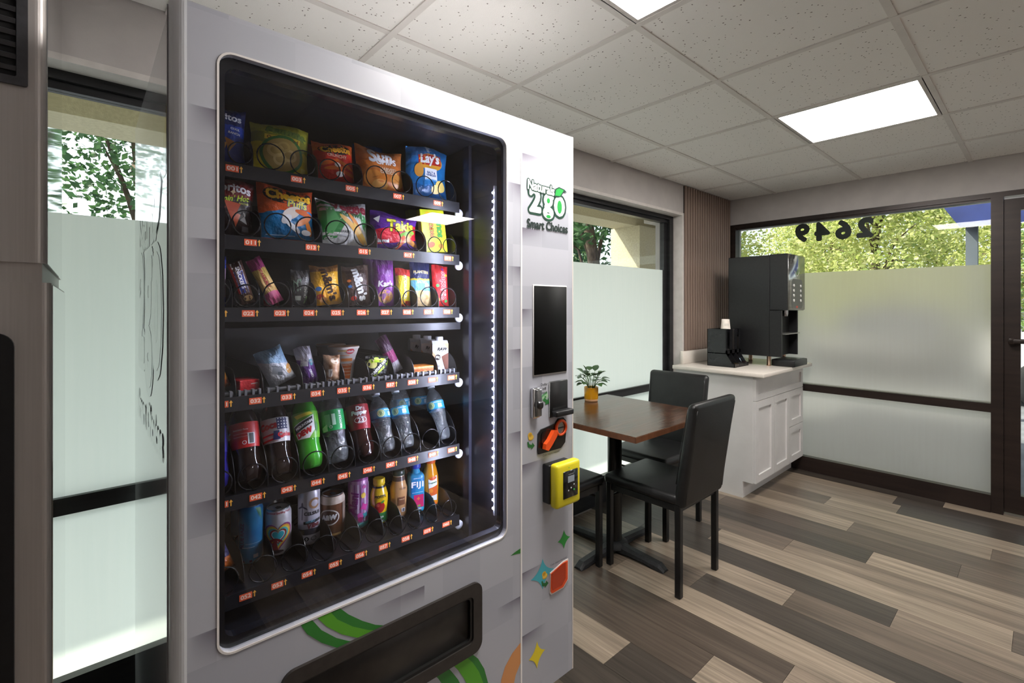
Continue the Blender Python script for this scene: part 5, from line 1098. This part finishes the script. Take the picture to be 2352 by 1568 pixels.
pack('clear wrapped chocolate pastry in the fourth tray', (742, 798, 788, 876), noisy('pastry_in_film', (120, 78, 52), (196, 160, 130), (60, 60, 60), rough=.15), [('r', -.2, .3, .2, .8, 4, (226, 220, 214)), ('e', .1, .82, .3, .18, 0, (216, 196, 176)), ('t', 'BROWNIE', -.2, .3, .6, .006, 86, 0, (90, 50, 40))], roll=0, seed=75, T=.040, wmul=.85, y=YR + .043, lean=0, h=.078)
pack('black and lime onion chip bag leaning in the fourth tray', (866, 815, 918, 876), zones([(0, (24, 24, 24)), (.5, (28, 28, 28))]), [('p', [(-.5, .0), (-.42, .0), (.5, .66), (.5, .8), (.2, .56)], (176, 214, 44)), ('t', 'FUNYUNS HOT', .0, .52, .9, .02, 40, 0, (222, 224, 218)), ('e', -.28, .66, .2, .16, 0, (206, 200, 120)), ('p', [(-.5, .8), (-.1, .92), (.3, .88), (.1, .72), (-.5, .7)], (176, 214, 44))], seed=76, T=.03, lean=3, y=YR + .04)
pack('white and magenta pack leaning behind the lime chip bag', (924, 790, 950, 862), zones([(0, (214, 206, 214)), (.3, (170, 60, 120)), (.6, (84, 52, 76))]), [('r', 0, .16, .5, .3, 0, (206, 200, 206))], roll=-26, seed=77, T=.03, y=YR + .08, h=.12)
carton('low orange cheese cracker pack in the fourth tray', (966, 836, 1014, 858), 3, YR + .060, noisy('orange_crackers', (206, 112, 40), (236, 150, 70), (90, 90, 90), rough=.25, bump=.5), .06, 'snack_pack', 'snack pack', G4, [('r', 0, .85, .96, .03, 0, (250, 190, 120)), ('r', 0, .6, .96, .03, 0, (176, 84, 28)), ('r', 0, .36, .96, .03, 0, (250, 190, 120)), ('r', 0, .14, .96, .03, 0, (176, 84, 28))], h=.026, rotz=-4)
# noodle cups
cx, Wd, Hd = slot_box(786, 788, 858, 870, 3, YR + .075)
prof = [(.026, 0), (.027, .002), (.0335, .06), (.0425, .088), (.045, .090), (.045, .094), (.042, .095)]
GN = 'noodle cups in the fourth tray'
nd = turned('noodle_cup', 'white and orange noodle cup standing in the fourth tray', 'noodle cup', cx, YR + .108, 3, [('cup', prof, P((232, 222, 214), .55)), ('lid', [(.0425, .0945), (.0425, .0955)], P((206, 150, 100), .4))], GN, turn=face_cam(cx, 1.33))
cyl_print(nd, [('p', [(-.08, .06), (.36, .04), (.42, .5), (-.06, .5)], (232, 116, 44)), ('r', .16, .62, .5, .1, 0, (238, 140, 60)), ('r', .02, .76, .44, .02, 0, (230, 150, 80)), ('e', .26, .88, .16, .09, 0, (196, 40, 50)), ('t', 'nissin', .26, .88, .24, .006, 0, 0, W_), ('r', -.02, .9, .3, .04, 0, (226, 190, 120)), ('t', 'Nutrition Facts', .16, .47, .4, .004, 0, 0, (250, 220, 190)), ('r', .16, .36, .4, .02, 0, (250, 210, 170)), ('r', .16, .26, .4, .02, 0, (250, 210, 170)), ('r', .16, .16, .4, .02, 0, (250, 210, 170)), ('r', -.3, .22, .18, .16, 0, (120, 120, 124)), ('r', -.3, .62, .26, .5, 0, (216, 208, 202))], .085, .0935, rprof(prof[1:5]))
n2 = turned('noodle_cup', 'white noodle cup tucked behind the front noodle cup', 'noodle cup', cx - .01, YR + .204, 3, [('cup', prof, P((210, 202, 196), .55)), ('lid', [(.0425, .0945), (.0425, .0955)], P((206, 150, 100), .4))], GN)
# protein cartons
def shake(label, x, y, shade=1):
    o = thing('protein_carton', label, 'drink carton', (x, y, FLOORZ[3] + .001), face_cam(x, y) * .6, 'white shake cartons in the fourth tray'); wd, dp, h = .052, .044, .100
    b = MB(); pr = [(-dp / 2, 0), (dp / 2, 0), (dp / 2, h - .012), (dp / 2 - .012, h), (-dp / 2 + .012, h), (-dp / 2, h - .012)]
    b.prism([pr], -wd / 2, wd / 2, lambda a, c, d: (d, a, c)); b.build('carton', P((232, 230, 226), .4), o, False)
    MB().lathe([(.0135, h - .003), (.0135, h + .010), (.0125, h + .012)], 20).build('cap', P((240, 240, 240), .35), o, False)
    p = MB(); ms = []; art([('t', 'RAW', .12, .74, .62, .03, 0, .25, K_), ('t', 'PROTEIN SHAKE', .14, .66, .5, .005, 0, 0, (80, 76, 74)), ('p', [(-.5, .68), (-.2, .48), (-.5, .4)], (206, 160, 120)), ('p', [(.06, .5), (.5, .62), (.5, .1), (.3, .08)], (112, 66, 48)), ('p', [(-.5, .3), (-.1, .06), (-.5, .0)], (206, 160, 120)), ('e', -.18, .48, .18, .18, 0, (50, 36, 30)), ('t', '30g', -.18, .48, .24, .012, 0, 0, W_), ('t', '150', -.2, .2, .22, .008, 0, 0, (60, 50, 46)), ('p', [(.2, .92), (.5, .92), (.5, .72)], (206, 160, 120))], wd, h, lambda a, c, e: (a, -dp / 2 - e, c), p, ms, 0); p.build('print', ms, o, False)
q = ony(1024, 760, YR + .06); shake('white shake carton with cap in the front of the fourth tray', q.x, YR + .06); q = ony(976, 760, YR + .13); shake('white shake carton standing behind the cracker pack', q.x, YR + .13); q = ony(948, 760, YR + .2); shake('shake carton farthest back in the fourth tray', q.x, YR + .2)

# ---- row 5: soft drink bottles leaning back, row 6: cans and juice bottles
def clear_plastic():
    m = thin_glass('clear_plastic', (214, 222, 226), 1.5, .04, 2.6); t = m.node_tree; o = [n for n in t.nodes if n.type == 'OUTPUT_MATERIAL'][0]
    d = N(t, 'BsdfPrincipled'); d.inputs['Base Color'].default_value = lin((196, 202, 206)); d.inputs['Roughness'].default_value = .12
    mx = N(t, 'MixShader'); mx.inputs[0].default_value = .10; src = o.inputs[0].links[0].from_socket
    tc = N(t, 'TexCoord'); no = N(t, 'TexNoise'); no.inputs['Scale'].default_value = 60; bp = N(t, 'Bump'); bp.inputs['Strength'].default_value = .9; bp.inputs['Distance'].default_value = .01
    t.links.new(tc.outputs['Object'], no.inputs['Vector']); t.links.new(no.outputs[0], bp.inputs['Height']); t.links.new(bp.outputs[0], d.inputs['Normal'])
    for n in t.nodes:
        if n.type == 'BSDF_GLOSSY': t.links.new(bp.outputs[0], n.inputs['Normal'])
    t.links.new(src, mx.inputs[1]); t.links.new(d.outputs[0], mx.inputs[2]); t.links.new(mx.outputs[0], o.inputs[0]); return m
clear = clear_plastic()
def liquid(rgb, a=.85, rough=.06): return P(rgb, rough, 0, .4, spec=.6)
BP = [(.012, .0), (.026, .001), (.030, .006), (.033, .016), (.0345, .03), (.0325, .05), (.0305, .065), (.0315, .08), (.0345, .10), (.0350, .115), (.0350, .15), (.0330, .165), (.026, .185), (.017, .200), (.0125, .208), (.0125, .214)]
def petal(b):
    for i, (x, y, z) in enumerate(b.v):
        if z < .034:
            a = atan2(y, x); k = 1 - .16 * (1 - z / .034) * (.5 + .5 * cos(5 * a)) - .05 * (1 - z / .034); b.v[i] = (x * k, y * k, z)
def soda(label, px, py, row, body, capc, lab, decs, y=YR + .04, lean=22, turn=None, sc=.94, group='soft drink bottles leaning in the fifth tray', lz=(.085, .15), base=None, cat='soda bottle', roll=0):
    q = ony(px, py, y); o = thing('drink_bottle', label, cat, (q.x, y, FLOORZ[row] + .004), 0, group); o.rotation_euler = (radians(-lean), radians(roll), 0); o.scale = (sc, sc, sc)
    b = MB(); b.lathe(BP, 30); petal(b); b.build('bottle', body, o, False)
    MB().lathe([(.0145, .214), (.0150, .216), (.0150, .229), (.0138, .231)], 24).build('cap', P(capc, .35), o, False)
    rf = rprof(BP); n = 6; z0, z1 = lz
    b = MB(); b.lathe([(rf(z0 + (z1 - z0) * k / n) + .0006, z0 + (z1 - z0) * k / n) for k in range(n + 1)], 30, cap=False); lb = b.build('label', lab if isinstance(lab, bpy.types.Material) else P(lab, .35), o, False)
    if decs:
        p = MB(); ms = []; Wd = .07; Hl = z1 - z0; tr = face_cam(q.x, y) if turn is None else turn
        def fn(a, c, e): r = rf(z0 + c) + .0006 + e; t = a / .035 + tr; return (r * sin(t), -r * cos(t), z0 + c)
        art(decs, Wd, Hl, fn, p, ms, .006); p.build('label_print', ms, lb, False)
    return o
cola = liquid((26, 14, 12)); 
soda('blue and purple bottle at the edge of the fifth tray', 506, 1125, 4, liquid((50, 44, 140)), (40, 40, 60), (56, 50, 150), [])
soda('dark cola bottle with a red label in the fifth tray', 566, 1110, 4, cola, (196, 40, 40), (196, 44, 44), [('r', .22, .34, .24, .4, 0, W_), ('r', .22, .34, .16, .36, 0, (90, 90, 92)), ('t', 'Nutrition Facts', -.12, .72, .5, .004, 0, 0, (246, 206, 206)), ('r', -.12, .56, .5, .014, 0, (236, 170, 170)), ('r', -.12, .44, .5, .014, 0, (236, 170, 170)), ('o', -.02, .2, .07, .07, .02, W_), ('t', 'C', -.62, .55, .22, .02, 0, .2, W_)])
soda('dark cola bottle with a white and red star label in the fifth tray', 640, 1092, 4, cola, (60, 56, 58), (214, 210, 212), [('t', 'Coca', -.26, .7, .7, .05, 6, 0, (196, 40, 50)), ('p', [(.06, .98), (.46, .98), (.46, .5), (.06, .5)], (34, 40, 90))] + [('s', .12 + .1 * i, .58 + .12 * j, .035, .035, 0, W_) for i in range(4) for j in range(4)] + [('r', -.2, .12, .9, .07, 8, (196, 40, 50)), ('r', -.2, .32, .6, .06, 8, (196, 40, 50)), ('p', [(-.1, .1), (.14, .1), (.12, .46), (-.06, .46)], (40, 46, 100)), ('t', 'Coke', .3, .28, .46, .03, 0, 0, (196, 40, 50))])
soda('bright green citrus soda bottle in the fifth tray', 718, 1090, 4, liquid((60, 150, 40)), (30, 110, 50), (108, 176, 50), [('p', [(-.42, .9), (.2, .98), (.34, .9), (-.3, .76)], (226, 214, 60)), ('p', [(-.5, .52), (.34, .86), (.34, .3), (.1, .02), (-.4, .02)], W_), ('p', [(-.48, .5), (.30, .82), (.26, .56), (-.44, .22)], K_), ('t', 'MOUNTAIN', -.06, .53, .7, .02, 24, .1, W_), ('t', 'DEW', -.08, .24, .64, .05, 20, .2, (196, 36, 40)), ('e', .42, .4, .06, .2, 0, (60, 140, 50))], lz=(.080, .155))
soda('clear lemon-lime soda bottle with a green label in the fifth tray', 774, 1072, 4, clear, (30, 110, 70), (34, 158, 84), [('t', 'RECYCLE ME', .36, .5, .74, .01, 90, 0, (226, 244, 230)), ('r', -.16, .5, .22, .5, 0, (120, 206, 150)), ('r', .08, .52, .14, .46, 0, (196, 236, 206)), ('o', -.06, .18, .06, .06, .02, W_), ('p', [(-.44, .02), (-.2, .02), (-.2, .34), (-.44, .2)], (200, 226, 210))], lz=(.09, .15))
soda('dark soda bottle with a maroon label in the fifth tray', 836, 1058, 4, liquid((40, 16, 14)), (120, 40, 44), (140, 28, 40), [('t', 'Dr', .12, .84, .26, .03, 0, .1, W_), ('t', 'Pepper', .12, .64, .66, .034, 0, .1, W_), ('o', .12, .36, .26, .14, .02, W_), ('t', '23', .12, .36, .24, .02, 0, 0, W_), ('r', -.6, .6, .2, .6, 0, (226, 200, 60))], lz=(.080, .155))
WL2 = lambda r_: [('e', -.22 + r_, .5, .2, .2, 0, (206, 220, 170)), ('o', -.22 + r_, .5, .15, .15, .02, (110, 150, 70)), ('t', 'B', -.22 + r_, .5, .12, .012, 0, 0, (70, 120, 60)), ('t', 'SPRING WATER', .2 + r_, .8, .5, .005, 0, 0, W_), ('r', .28 + r_, .4, .24, .22, 0, (196, 226, 236)), ('r', .0, .04, 1.4, .05, 0, (30, 110, 160))]
WG = 'clear water bottles leaning in the fifth tray'
def water(label, px, py, r_, y=YR + .04, lean=24, roll=0, turn=None): return soda(label, px, py, 4, clear, (206, 212, 218), (60, 160, 196), WL2(r_), y=y, lean=lean, sc=.80, group=WG, lz=(.120, .155), cat='water bottle', roll=roll, turn=turn)
water('clear water bottle next to the maroon soda in the fifth tray', 890, 1062, .3, lean=26); water('clear water bottle between another water and the empty coil', 934, 1042, 0); water('clear water bottle at the end of the fifth tray', 1026, 1020, 0)
water('water bottle tucked behind the end one', 1010, 1012, .2, y=YR + .17, lean=10); water('water bottle tucked behind the pair of waters', 920, 1018, .3, y=YR + .17, lean=10)
soda('dark cola bottle standing in the second rank of the fifth tray', 556, 1080, 4, cola, (150, 40, 40), (120, 34, 34), [], y=YR + .17, lean=10, sc=.88); soda('green citrus soda bottle in the second rank', 706, 1050, 4, liquid((40, 96, 30)), (30, 90, 40), (70, 120, 40), [], y=YR + .17, lean=10, sc=.88)
# cans
def can(label, px, py, body, decs, D=.058, H=.156, y=1.385, row=5, rim=(196, 196, 198), turn=None, name='drink_can', group='drink cans in the bottom tray', lean=0):
    q = ony(px, py, y); r = D / 2; prof = [(r * .72, 0), (r * .78, .002), (r * .98, .009), (r, .013), (r, H - .016), (r * .97, H - .012), (r * .86, H - .004)]
    o = thing(name, label, 'drink can', (q.x, y, FLOORZ[row] + .001), 0, group); o.rotation_euler = (radians(-lean), 0, 0)
    MB().lathe(prof, 32).build('can', body, o, False)
    m = P(rim, .25, .9)
    MB().lathe([(r * .86, H - .004), (r * .89, H - .002), (r * .89, H), (r * .84, H), (r * .82, H - .005), (.001, H - .005)], 32, cap=False).build('lid', m, o, False)
    t = MB(); t.prism([[(-.006, -.012), (.006, -.012), (.007, .004), (0, .010), (-.007, .004)]], H - .0045, H - .0033, lambda a, c, d: (a, c, d)); t.build('pull_tab', m, o, False)
    if decs: cyl_print(o, decs, D, H, rprof(prof), turn=face_cam(q.x, y) if turn is None else turn)
    return o
def gradm(c1, c2, metal=.35, rough=.28): return zones([(0, c1), (.5, c2)], rough=rough) if False else noisy('can_paint', c1, c2, (4, 4, 9), rough=rough, metal=metal)
BLUEC = gradm((30, 110, 176), (70, 170, 214))
can('tall blue pineapple drink can standing before a matching can', 578, 1295, BLUEC, [('r', .0, .06, 1.9, .12, 0, (30, 40, 100)), ('t', 'BLUE RAZZ', -.36, .5, 1.1, .02, 90, 0, (20, 60, 130)), ('p', [(.2, .95), (.4, .75), (.32, .9), (.5, .7), (.44, .94)], (90, 160, 110)), ('r', .2, .14, .2, .16, 0, (190, 206, 220)), ('r', -.1, .3, .5, .03, 0, (150, 206, 232)), ('r', .1, .36, .6, .02, 0, (150, 206, 232))], H=.150)
can('tall blue drink can behind the front blue can', 560, 1250, BLUEC, [('r', 0, .3, .8, .04, 0, (120, 190, 220))], y=1.47, H=.150)
can('white drink can with a rainbow heart in the bottom tray', 637, 1276, P((228, 224, 224), .3, .2), [('t', 'Nutritional Sparkling Punch', .0, .93, 1.1, .006, 0, .2, (206, 80, 90))] + [d for k, (c, sz) in enumerate((((160, 70, 130), .62), ((240, 170, 60), .55), ((240, 214, 80), .48), ((90, 190, 190), .42), ((150, 50, 40), .34), (W_, .27), ((60, 180, 190), .23))) for d in [('p', [(sz * 1.15 * sin(t_) ** 3 * .8, .46 + .5 * .86 * sz * (13 * cos(t_) - 5 * cos(2 * t_) - 2 * cos(3 * t_) - cos(4 * t_)) / 13) for t_ in [2 * pi * i / 30 for i in range(30)]], c)]] + [('p', [(-.3, .1), (.02, .1), (-.06, .36), (-.16, .36)], (150, 40, 44)), ('e', -.24, .36, .16, .05, 30, (150, 40, 44)), ('e', .02, .36, .16, .05, -30, (150, 40, 44)), ('e', -.1, .12, .3, .07, 0, (60, 40, 40))], D=.066, H=.122)
can('silver drink can behind the rainbow heart can', 622, 1240, P((170, 168, 170), .3, .5), [], D=.066, H=.122, y=1.47)
can('tall white energy drink can with palms in the bottom tray', 711, 1255, P((218, 214, 222), .3, .3), [('o', .26, .74, .26, .26, .1, (186, 140, 100)), ('r', .5, .74, .16, .2, 0, (218, 214, 222)), ('t', 'CELSIUS', .16, .57, .74, .018, 0, 0, (50, 48, 52)), ('p', [(-.34, .46), (-.30, .46), (-.28, .66), (-.32, .66)], (96, 90, 112)), ('e', -.4, .68, .16, .04, 30, (96, 90, 112)), ('e', -.2, .68, .16, .04, -30, (96, 90, 112)), ('e', -.3, .72, .05, .14, 0, (96, 90, 112)), ('r', .16, .42, .8, .13, 6, (40, 38, 42)), ('t', 'RETRO', .06, .43, .4, .012, 6, .1, (120, 180, 200)), ('t', 'Vibe', .2, .36, .5, .03, 8, .3, (110, 44, 50)), ('p', [(-.7, .2), (.7, .2), (.7, .29), (.1, .31), (-.7, .28)], (56, 56, 66)), ('p', [(-.7, .2), (-.2, .2), (-.2, .29), (-.7, .28)], (86, 84, 64)), ('e', -.1, .13, .1, .1, 0, K_), ('o', .2, .13, .12, .1, .02, (60, 60, 62)), ('t', '0', -.1, .13, .07, .01, 0, 0, W_)], rim=(90, 88, 92))
can('brown root beer can in the bottom tray', 763, 1240, gradm((96, 52, 30), (150, 92, 56)), [('p', [(-.8, .78), (.8, .80), (.8, .96), (-.8, .96)], (226, 206, 186)), ('o', -.16, .5, .44, .34, .05, (226, 216, 206)), ('e', -.16, .5, .39, .29, 0, (74, 42, 32)), ('t', 'A&W', -.16, .5, .66, .05, 4, .15, W_), ('r', .6, .55, .3, .9, 0, (150, 130, 116)), ('r', .1, .1, .5, .1, 0, (206, 160, 90))], D=.066, H=.122)
PK = [('r', -.7 + .175 * i, .5, .085, 1.9, 0, (176, 110, 176) if i % 2 else (228, 204, 226)) for i in range(9)]
can('pink and white striped energy drink can in the bottom tray', 823, 1220, P((206, 150, 200), .3, .3), PK + [('r', 0, .95, 1.8, .18, 0, (150, 60, 140)), ('r', 0, .07, 1.9, .3, 0, (96, 196, 186)), ('t', 'Alani', -.22, .5, 1.1, .05, 84, .1, (150, 50, 140)), ('e', .26, .64, .12, .14, 0, (240, 200, 80)), ('s', .3, .42, .26, .26, 20, (206, 60, 150)), ('e', .12, .27, .16, .14, 0, (214, 90, 170)), ('s', .36, .26, .2, .2, 60, (70, 170, 180)), ('e', .1, .2, .12, .12, 0, (196, 50, 120)), ('e', .3, .8, .1, .08, 0, (206, 80, 160))])
JG = 'juice and coffee bottles in the bottom tray'
def juice(label, px, py, prof, body, capz, capc, decs, y=1.37, bands=(), name='juice_bottle', capr=.017, turn=None, cat='juice bottle'):
    q = ony(px, py, y); o = thing(name, label, cat, (q.x, y, FLOORZ[5] + .001), 0, JG); MB().lathe(prof, 30).build('bottle', body, o, False)
    MB().lathe([(capr, capz[0]), (capr + .0006, capz[0] + .001), (capr + .0006, capz[1] - .002), (capr - .001, capz[1])], 26).build('cap', P(capc, .35), o, False)
    rf = rprof(prof)
    for z0, z1, c in bands:
        n = 6; MB().lathe([(rf(z0 + (z1 - z0) * k / n) + .0006, z0 + (z1 - z0) * k / n) for k in range(n + 1)], 30, cap=False).build('label', P(c, .3), o, False)
    if decs: H = prof[-1][1]; cyl_print(o, decs, .055, H, lambda z: rf(z) + .0008, turn=face_cam(q.x, y) if turn is None else turn)
    return o
juice('yellow apple juice bottle in the bottom tray', 870, 1203, [(.018, 0), (.024, .003), (.025, .012), (.024, .04), (.0265, .07), (.0265, .085), (.021, .105), (.016, .115)], liquid((228, 186, 24), rough=.2), (.116, .134), (240, 200, 40), [('t', "MOTT'S", .08, .74, .62, .018, 0, 0, K_), ('e', .05, .46, .3, .3, 0, (176, 30, 34)), ('e', -.05, .52, .08, .1, 20, (226, 90, 80)), ('e', .2, .6, .12, .06, 30, (70, 140, 50)), ('t', '100% JUICE', .0, .2, .5, .008, 0, 0, W_), ('t', 'APPLE', .04, .1, .4, .008, 0, 0, W_)], bands=[(.006, .035, (40, 120, 56)), (.108, .113, K_)])
juice('tan bottled coffee with a dark cap in the bottom tray', 921, 1188, [(.020, 0), (.024, .003), (.0255, .012), (.0255, .06), (.027, .08), (.0265, .09), (.020, .112), (.017, .128)], liquid((196, 148, 100), rough=.12), (.129, .145), (44, 58, 50), [('r', .2, .42, .4, .46, 0, (120, 76, 50)), ('t', 'Vanilla Latte', .2, .46, .32, .005, 0, 0, (236, 206, 170)), ('r', .3, .2, .22, .22, 0, W_), ('r', .3, .2, .14, .18, 0, (90, 90, 92)), ('t', 'COFFEE', .26, .72, .4, .005, 0, 0, (110, 70, 46))], name='coffee_bottle', capr=.0185, bands=[(.113, .126, (82, 62, 56)), (.1275, .1295, (206, 204, 200))], cat='coffee bottle')
juice('glass bottle of brown coffee behind the tan coffee', 905, 1150, [(.020, 0), (.024, .003), (.0255, .012), (.0255, .06), (.027, .08), (.0265, .09), (.020, .112), (.017, .128)], liquid((110, 78, 60), rough=.12), (.129, .145), (44, 50, 46), [], y=1.46, name='coffee_bottle', capr=.0185, cat='coffee bottle')
def squarebottle(label, px, py):
    q = ony(px, py, 1.365); o = thing('water_bottle', label, 'water bottle', (q.x, 1.365, FLOORZ[5] + .001), face_cam(q.x, 1.365) * .5, JG); hw = .0255; h = .125
    b = MB(); b.rbox(-hw, hw, -hw, hw, 0, h, .012, 3); b.lathe([(.018, h - .004), (.013, h + .008), (.013, h + .016)], 22); b.build('bottle', noisy('blue_bottle_print', (30, 110, 176), (60, 176, 206), (30, 30, 14), rough=.12, coat=.5), o, False)
    MB().lathe([(.0165, h + .014), (.017, h + .016), (.017, h + .034), (.016, h + .036)], 24).build('cap', P((36, 60, 170), .35), o, False)
    p = MB(); ms = []; art([('t', 'FIJI', .0, .72, .74, .03, 0, 0, .44, W_), ('t', 'natural artesian', .0, .9, .5, .005, 0, 0, (220, 240, 250)), ('r', .08, .32, .62, .78, 0, (196, 36, 96)), ('s', .06, .38, .14, .14, 0, (226, 120, 60)), ('e', .1, .2, .1, .06, 0, (120, 170, 80)), ('t', 'WATER', .08, .12, .34, .006, 0, 0, (240, 200, 210)), ('r', .0, .54, .7, .02, 0, (206, 230, 240))], .051, h, lambda a, c, e: (a, -hw - e, c), p, ms, 0); p.build('print', ms, o, False)
squarebottle('blue square water bottle with a dark blue cap in the bottom tray', 964, 1178)
juice('orange juice bottle with an orange cap in the bottom tray', 1006, 1163, [(.018, 0), (.0245, .003), (.026, .012), (.0265, .045), (.0275, .075), (.026, .10), (.021, .122), (.0165, .138), (.0165, .142)], liquid((230, 150, 20), rough=.14), (.142, .160), (222, 96, 40), [('p', [(-.1, .66), (.46, .74), (.46, .16), (-.04, .2)], W_), ('e', .18, .68, .24, .1, 8, (226, 96, 40)), ('t', 'Tropicana', .16, .58, .5, .012, 8, 0, (40, 110, 50)), ('p', [(-.06, .46), (.46, .52), (.46, .3), (-.02, .28)], (222, 100, 40)), ('e', .06, .4, .12, .12, 0, (236, 140, 50)), ('e', .1, .22, .09, .08, 0, (60, 130, 60)), ('r', .14, .1, .6, .1, 0, (226, 96, 40))])
bag('orange fruit drink pouch at the edge of the bottom tray', (470, 1246, 540, 1322), 5, zones([(0, (156, 92, 50)), (.4, (216, 112, 40)), (.74, (60, 56, 100))], slant=.3, wave=.1), [('t', 'NO', .1, .8, .3, .03, -50, 0, YL), ('e', .12, .54, .2, .16, 0, (240, 150, 50)), ('e', -.1, .5, .1, .06, 30, (90, 150, 60))], y=1.345, roll=-16, seed=91, group=JG, cat='drink pouch', name='drink_pouch', T=.05)

# ---- stand every product on its tray inside its own slot, then fit dividers, coils and belt rollers to the slots
DIVH = (.075, .075, .068, .06, .105, .06)
RINGS = ((.006, .104, .2), (.006, .104, .2), (.006, .086, .16), None, (.006, .122, .24), (.006, .1755, .27)); RANK2 = (.095, .095, .085, .118, .11, .18)
def world_verts(o):
    out = []
    for c in [o] + list(o.children_recursive):
        if c.type == 'MESH': M = W(c); out += [M @ v.co for v in c.data.vertices]
    return out
prods = [o for o in bpy.data.objects if o.parent is None and o.get('category') and o.name.split('.')[0] in ('snack_bag', 'candy_box', 'snack_bar', 'snack_pack', 'noodle_cup', 'protein_carton', 'drink_bottle', 'drink_can', 'juice_bottle', 'coffee_bottle', 'water_bottle', 'drink_pouch')]
for r in range(6):
    fz = FLOORZ[r]; here = [o for o in prods if abs(o.location.z - fz) < .02]; rest = fz + (.0036 if r != 3 else .0)
    for o in here: o.location.z += rest - min(v.z for v in world_verts(o))
    def span(o):
        xs = [v.x for v in world_verts(o) if r < 2 or v.z < fz + DIVH[r] + .004]; return min(xs), max(xs)
    front = sorted([o for o in here if o.location.y - YR < RANK2[r]], key=lambda o: sum(span(o))); back = [o for o in here if o not in front]
    lo, hi = TXL + .003, TXR - .003; g = .0042
    slots = []                                               # (left, right, object); the fifth tray keeps one slot empty
    need = [span(o)[1] - span(o)[0] for o in front]; room = hi - lo - g * (len(front) - 1) - (.060 if r == 4 else 0)
    k = min(1, room / sum(need))
    if k < 1:
        for o in front: o.scale.x *= k
    sp = [list(span(o)) for o in front]
    def shift(i, d): front[i].location.x += d; sp[i][0] += d; sp[i][1] += d
    for _ in range(400):
        for i in range(len(front)): shift(i, max(lo - sp[i][0], 0) - max(sp[i][1] - hi, 0))
        moved = False
        for i in range(len(front) - 1):
            d = sp[i][1] + (.065 if (r == 4 and i == len(front) - 2) else g) - sp[i + 1][0]
            if d > 1e-5: shift(i, -d / 2); shift(i + 1, d / 2); moved = True
        if not moved: break
    cuts = [TXL + .001]
    for i in range(len(front) - 1):
        if r == 4 and i == len(front) - 2: cuts += [sp[i][1] + .003, sp[i + 1][0] - .003]
        else: cuts.append((sp[i][1] + sp[i + 1][0]) / 2)
    cuts.append(TXR - .001)
    for x in cuts: divider(TRAYS[r], x, fz, DIVH[r], .035 if r == 5 else .012)
    for a, c in zip(cuts, cuts[1:]):
        m = (a + c) / 2; w_ = c - a
        if r == 3:
            MB().lathe([(.0055, -w_ / 2 + .006), (.0055, w_ / 2 - .006)], 10, M=Matrix.Translation((m, YR + .016, fz + .0055)) @ Matrix.Rotation(pi / 2, 4, 'Y')).build('belt_roller', P((60, 60, 64), .4), TRAYS[r])
            for q in (-.38, -.16, .12, .36): MB().box(m + q * w_ - .0025, m + q * w_ + .0025, YR + .008, YR + .021, fz - .001, fz + .0125).build('belt_clip', P((132, 132, 136), .35, .4), TRAYS[r])
        elif r < 2:
            for q in (-.25, .25): coil(TRAYS[r], m + q * w_, YR, fz, min(.031, w_ / 4 - .003), RINGS[r])
        else: coil(TRAYS[r], m, YR, fz, min((0, 0, .030, 0, .031, .0315)[r], w_ / 2 - .003), RINGS[r])
    for o in back:
        a, c = span(o); m = (a + c) / 2; i = min(range(len(cuts) - 1), key=lambda q: abs((cuts[q] + cuts[q + 1]) / 2 - m)); room = cuts[i + 1] - cuts[i] - .005
        if c - a > room: o.scale.x *= room / (c - a); a, c = span(o)
        o.location.x += max(cuts[i] + .0025 - a, 0) - max(c - (cuts[i + 1] - .0025), 0)
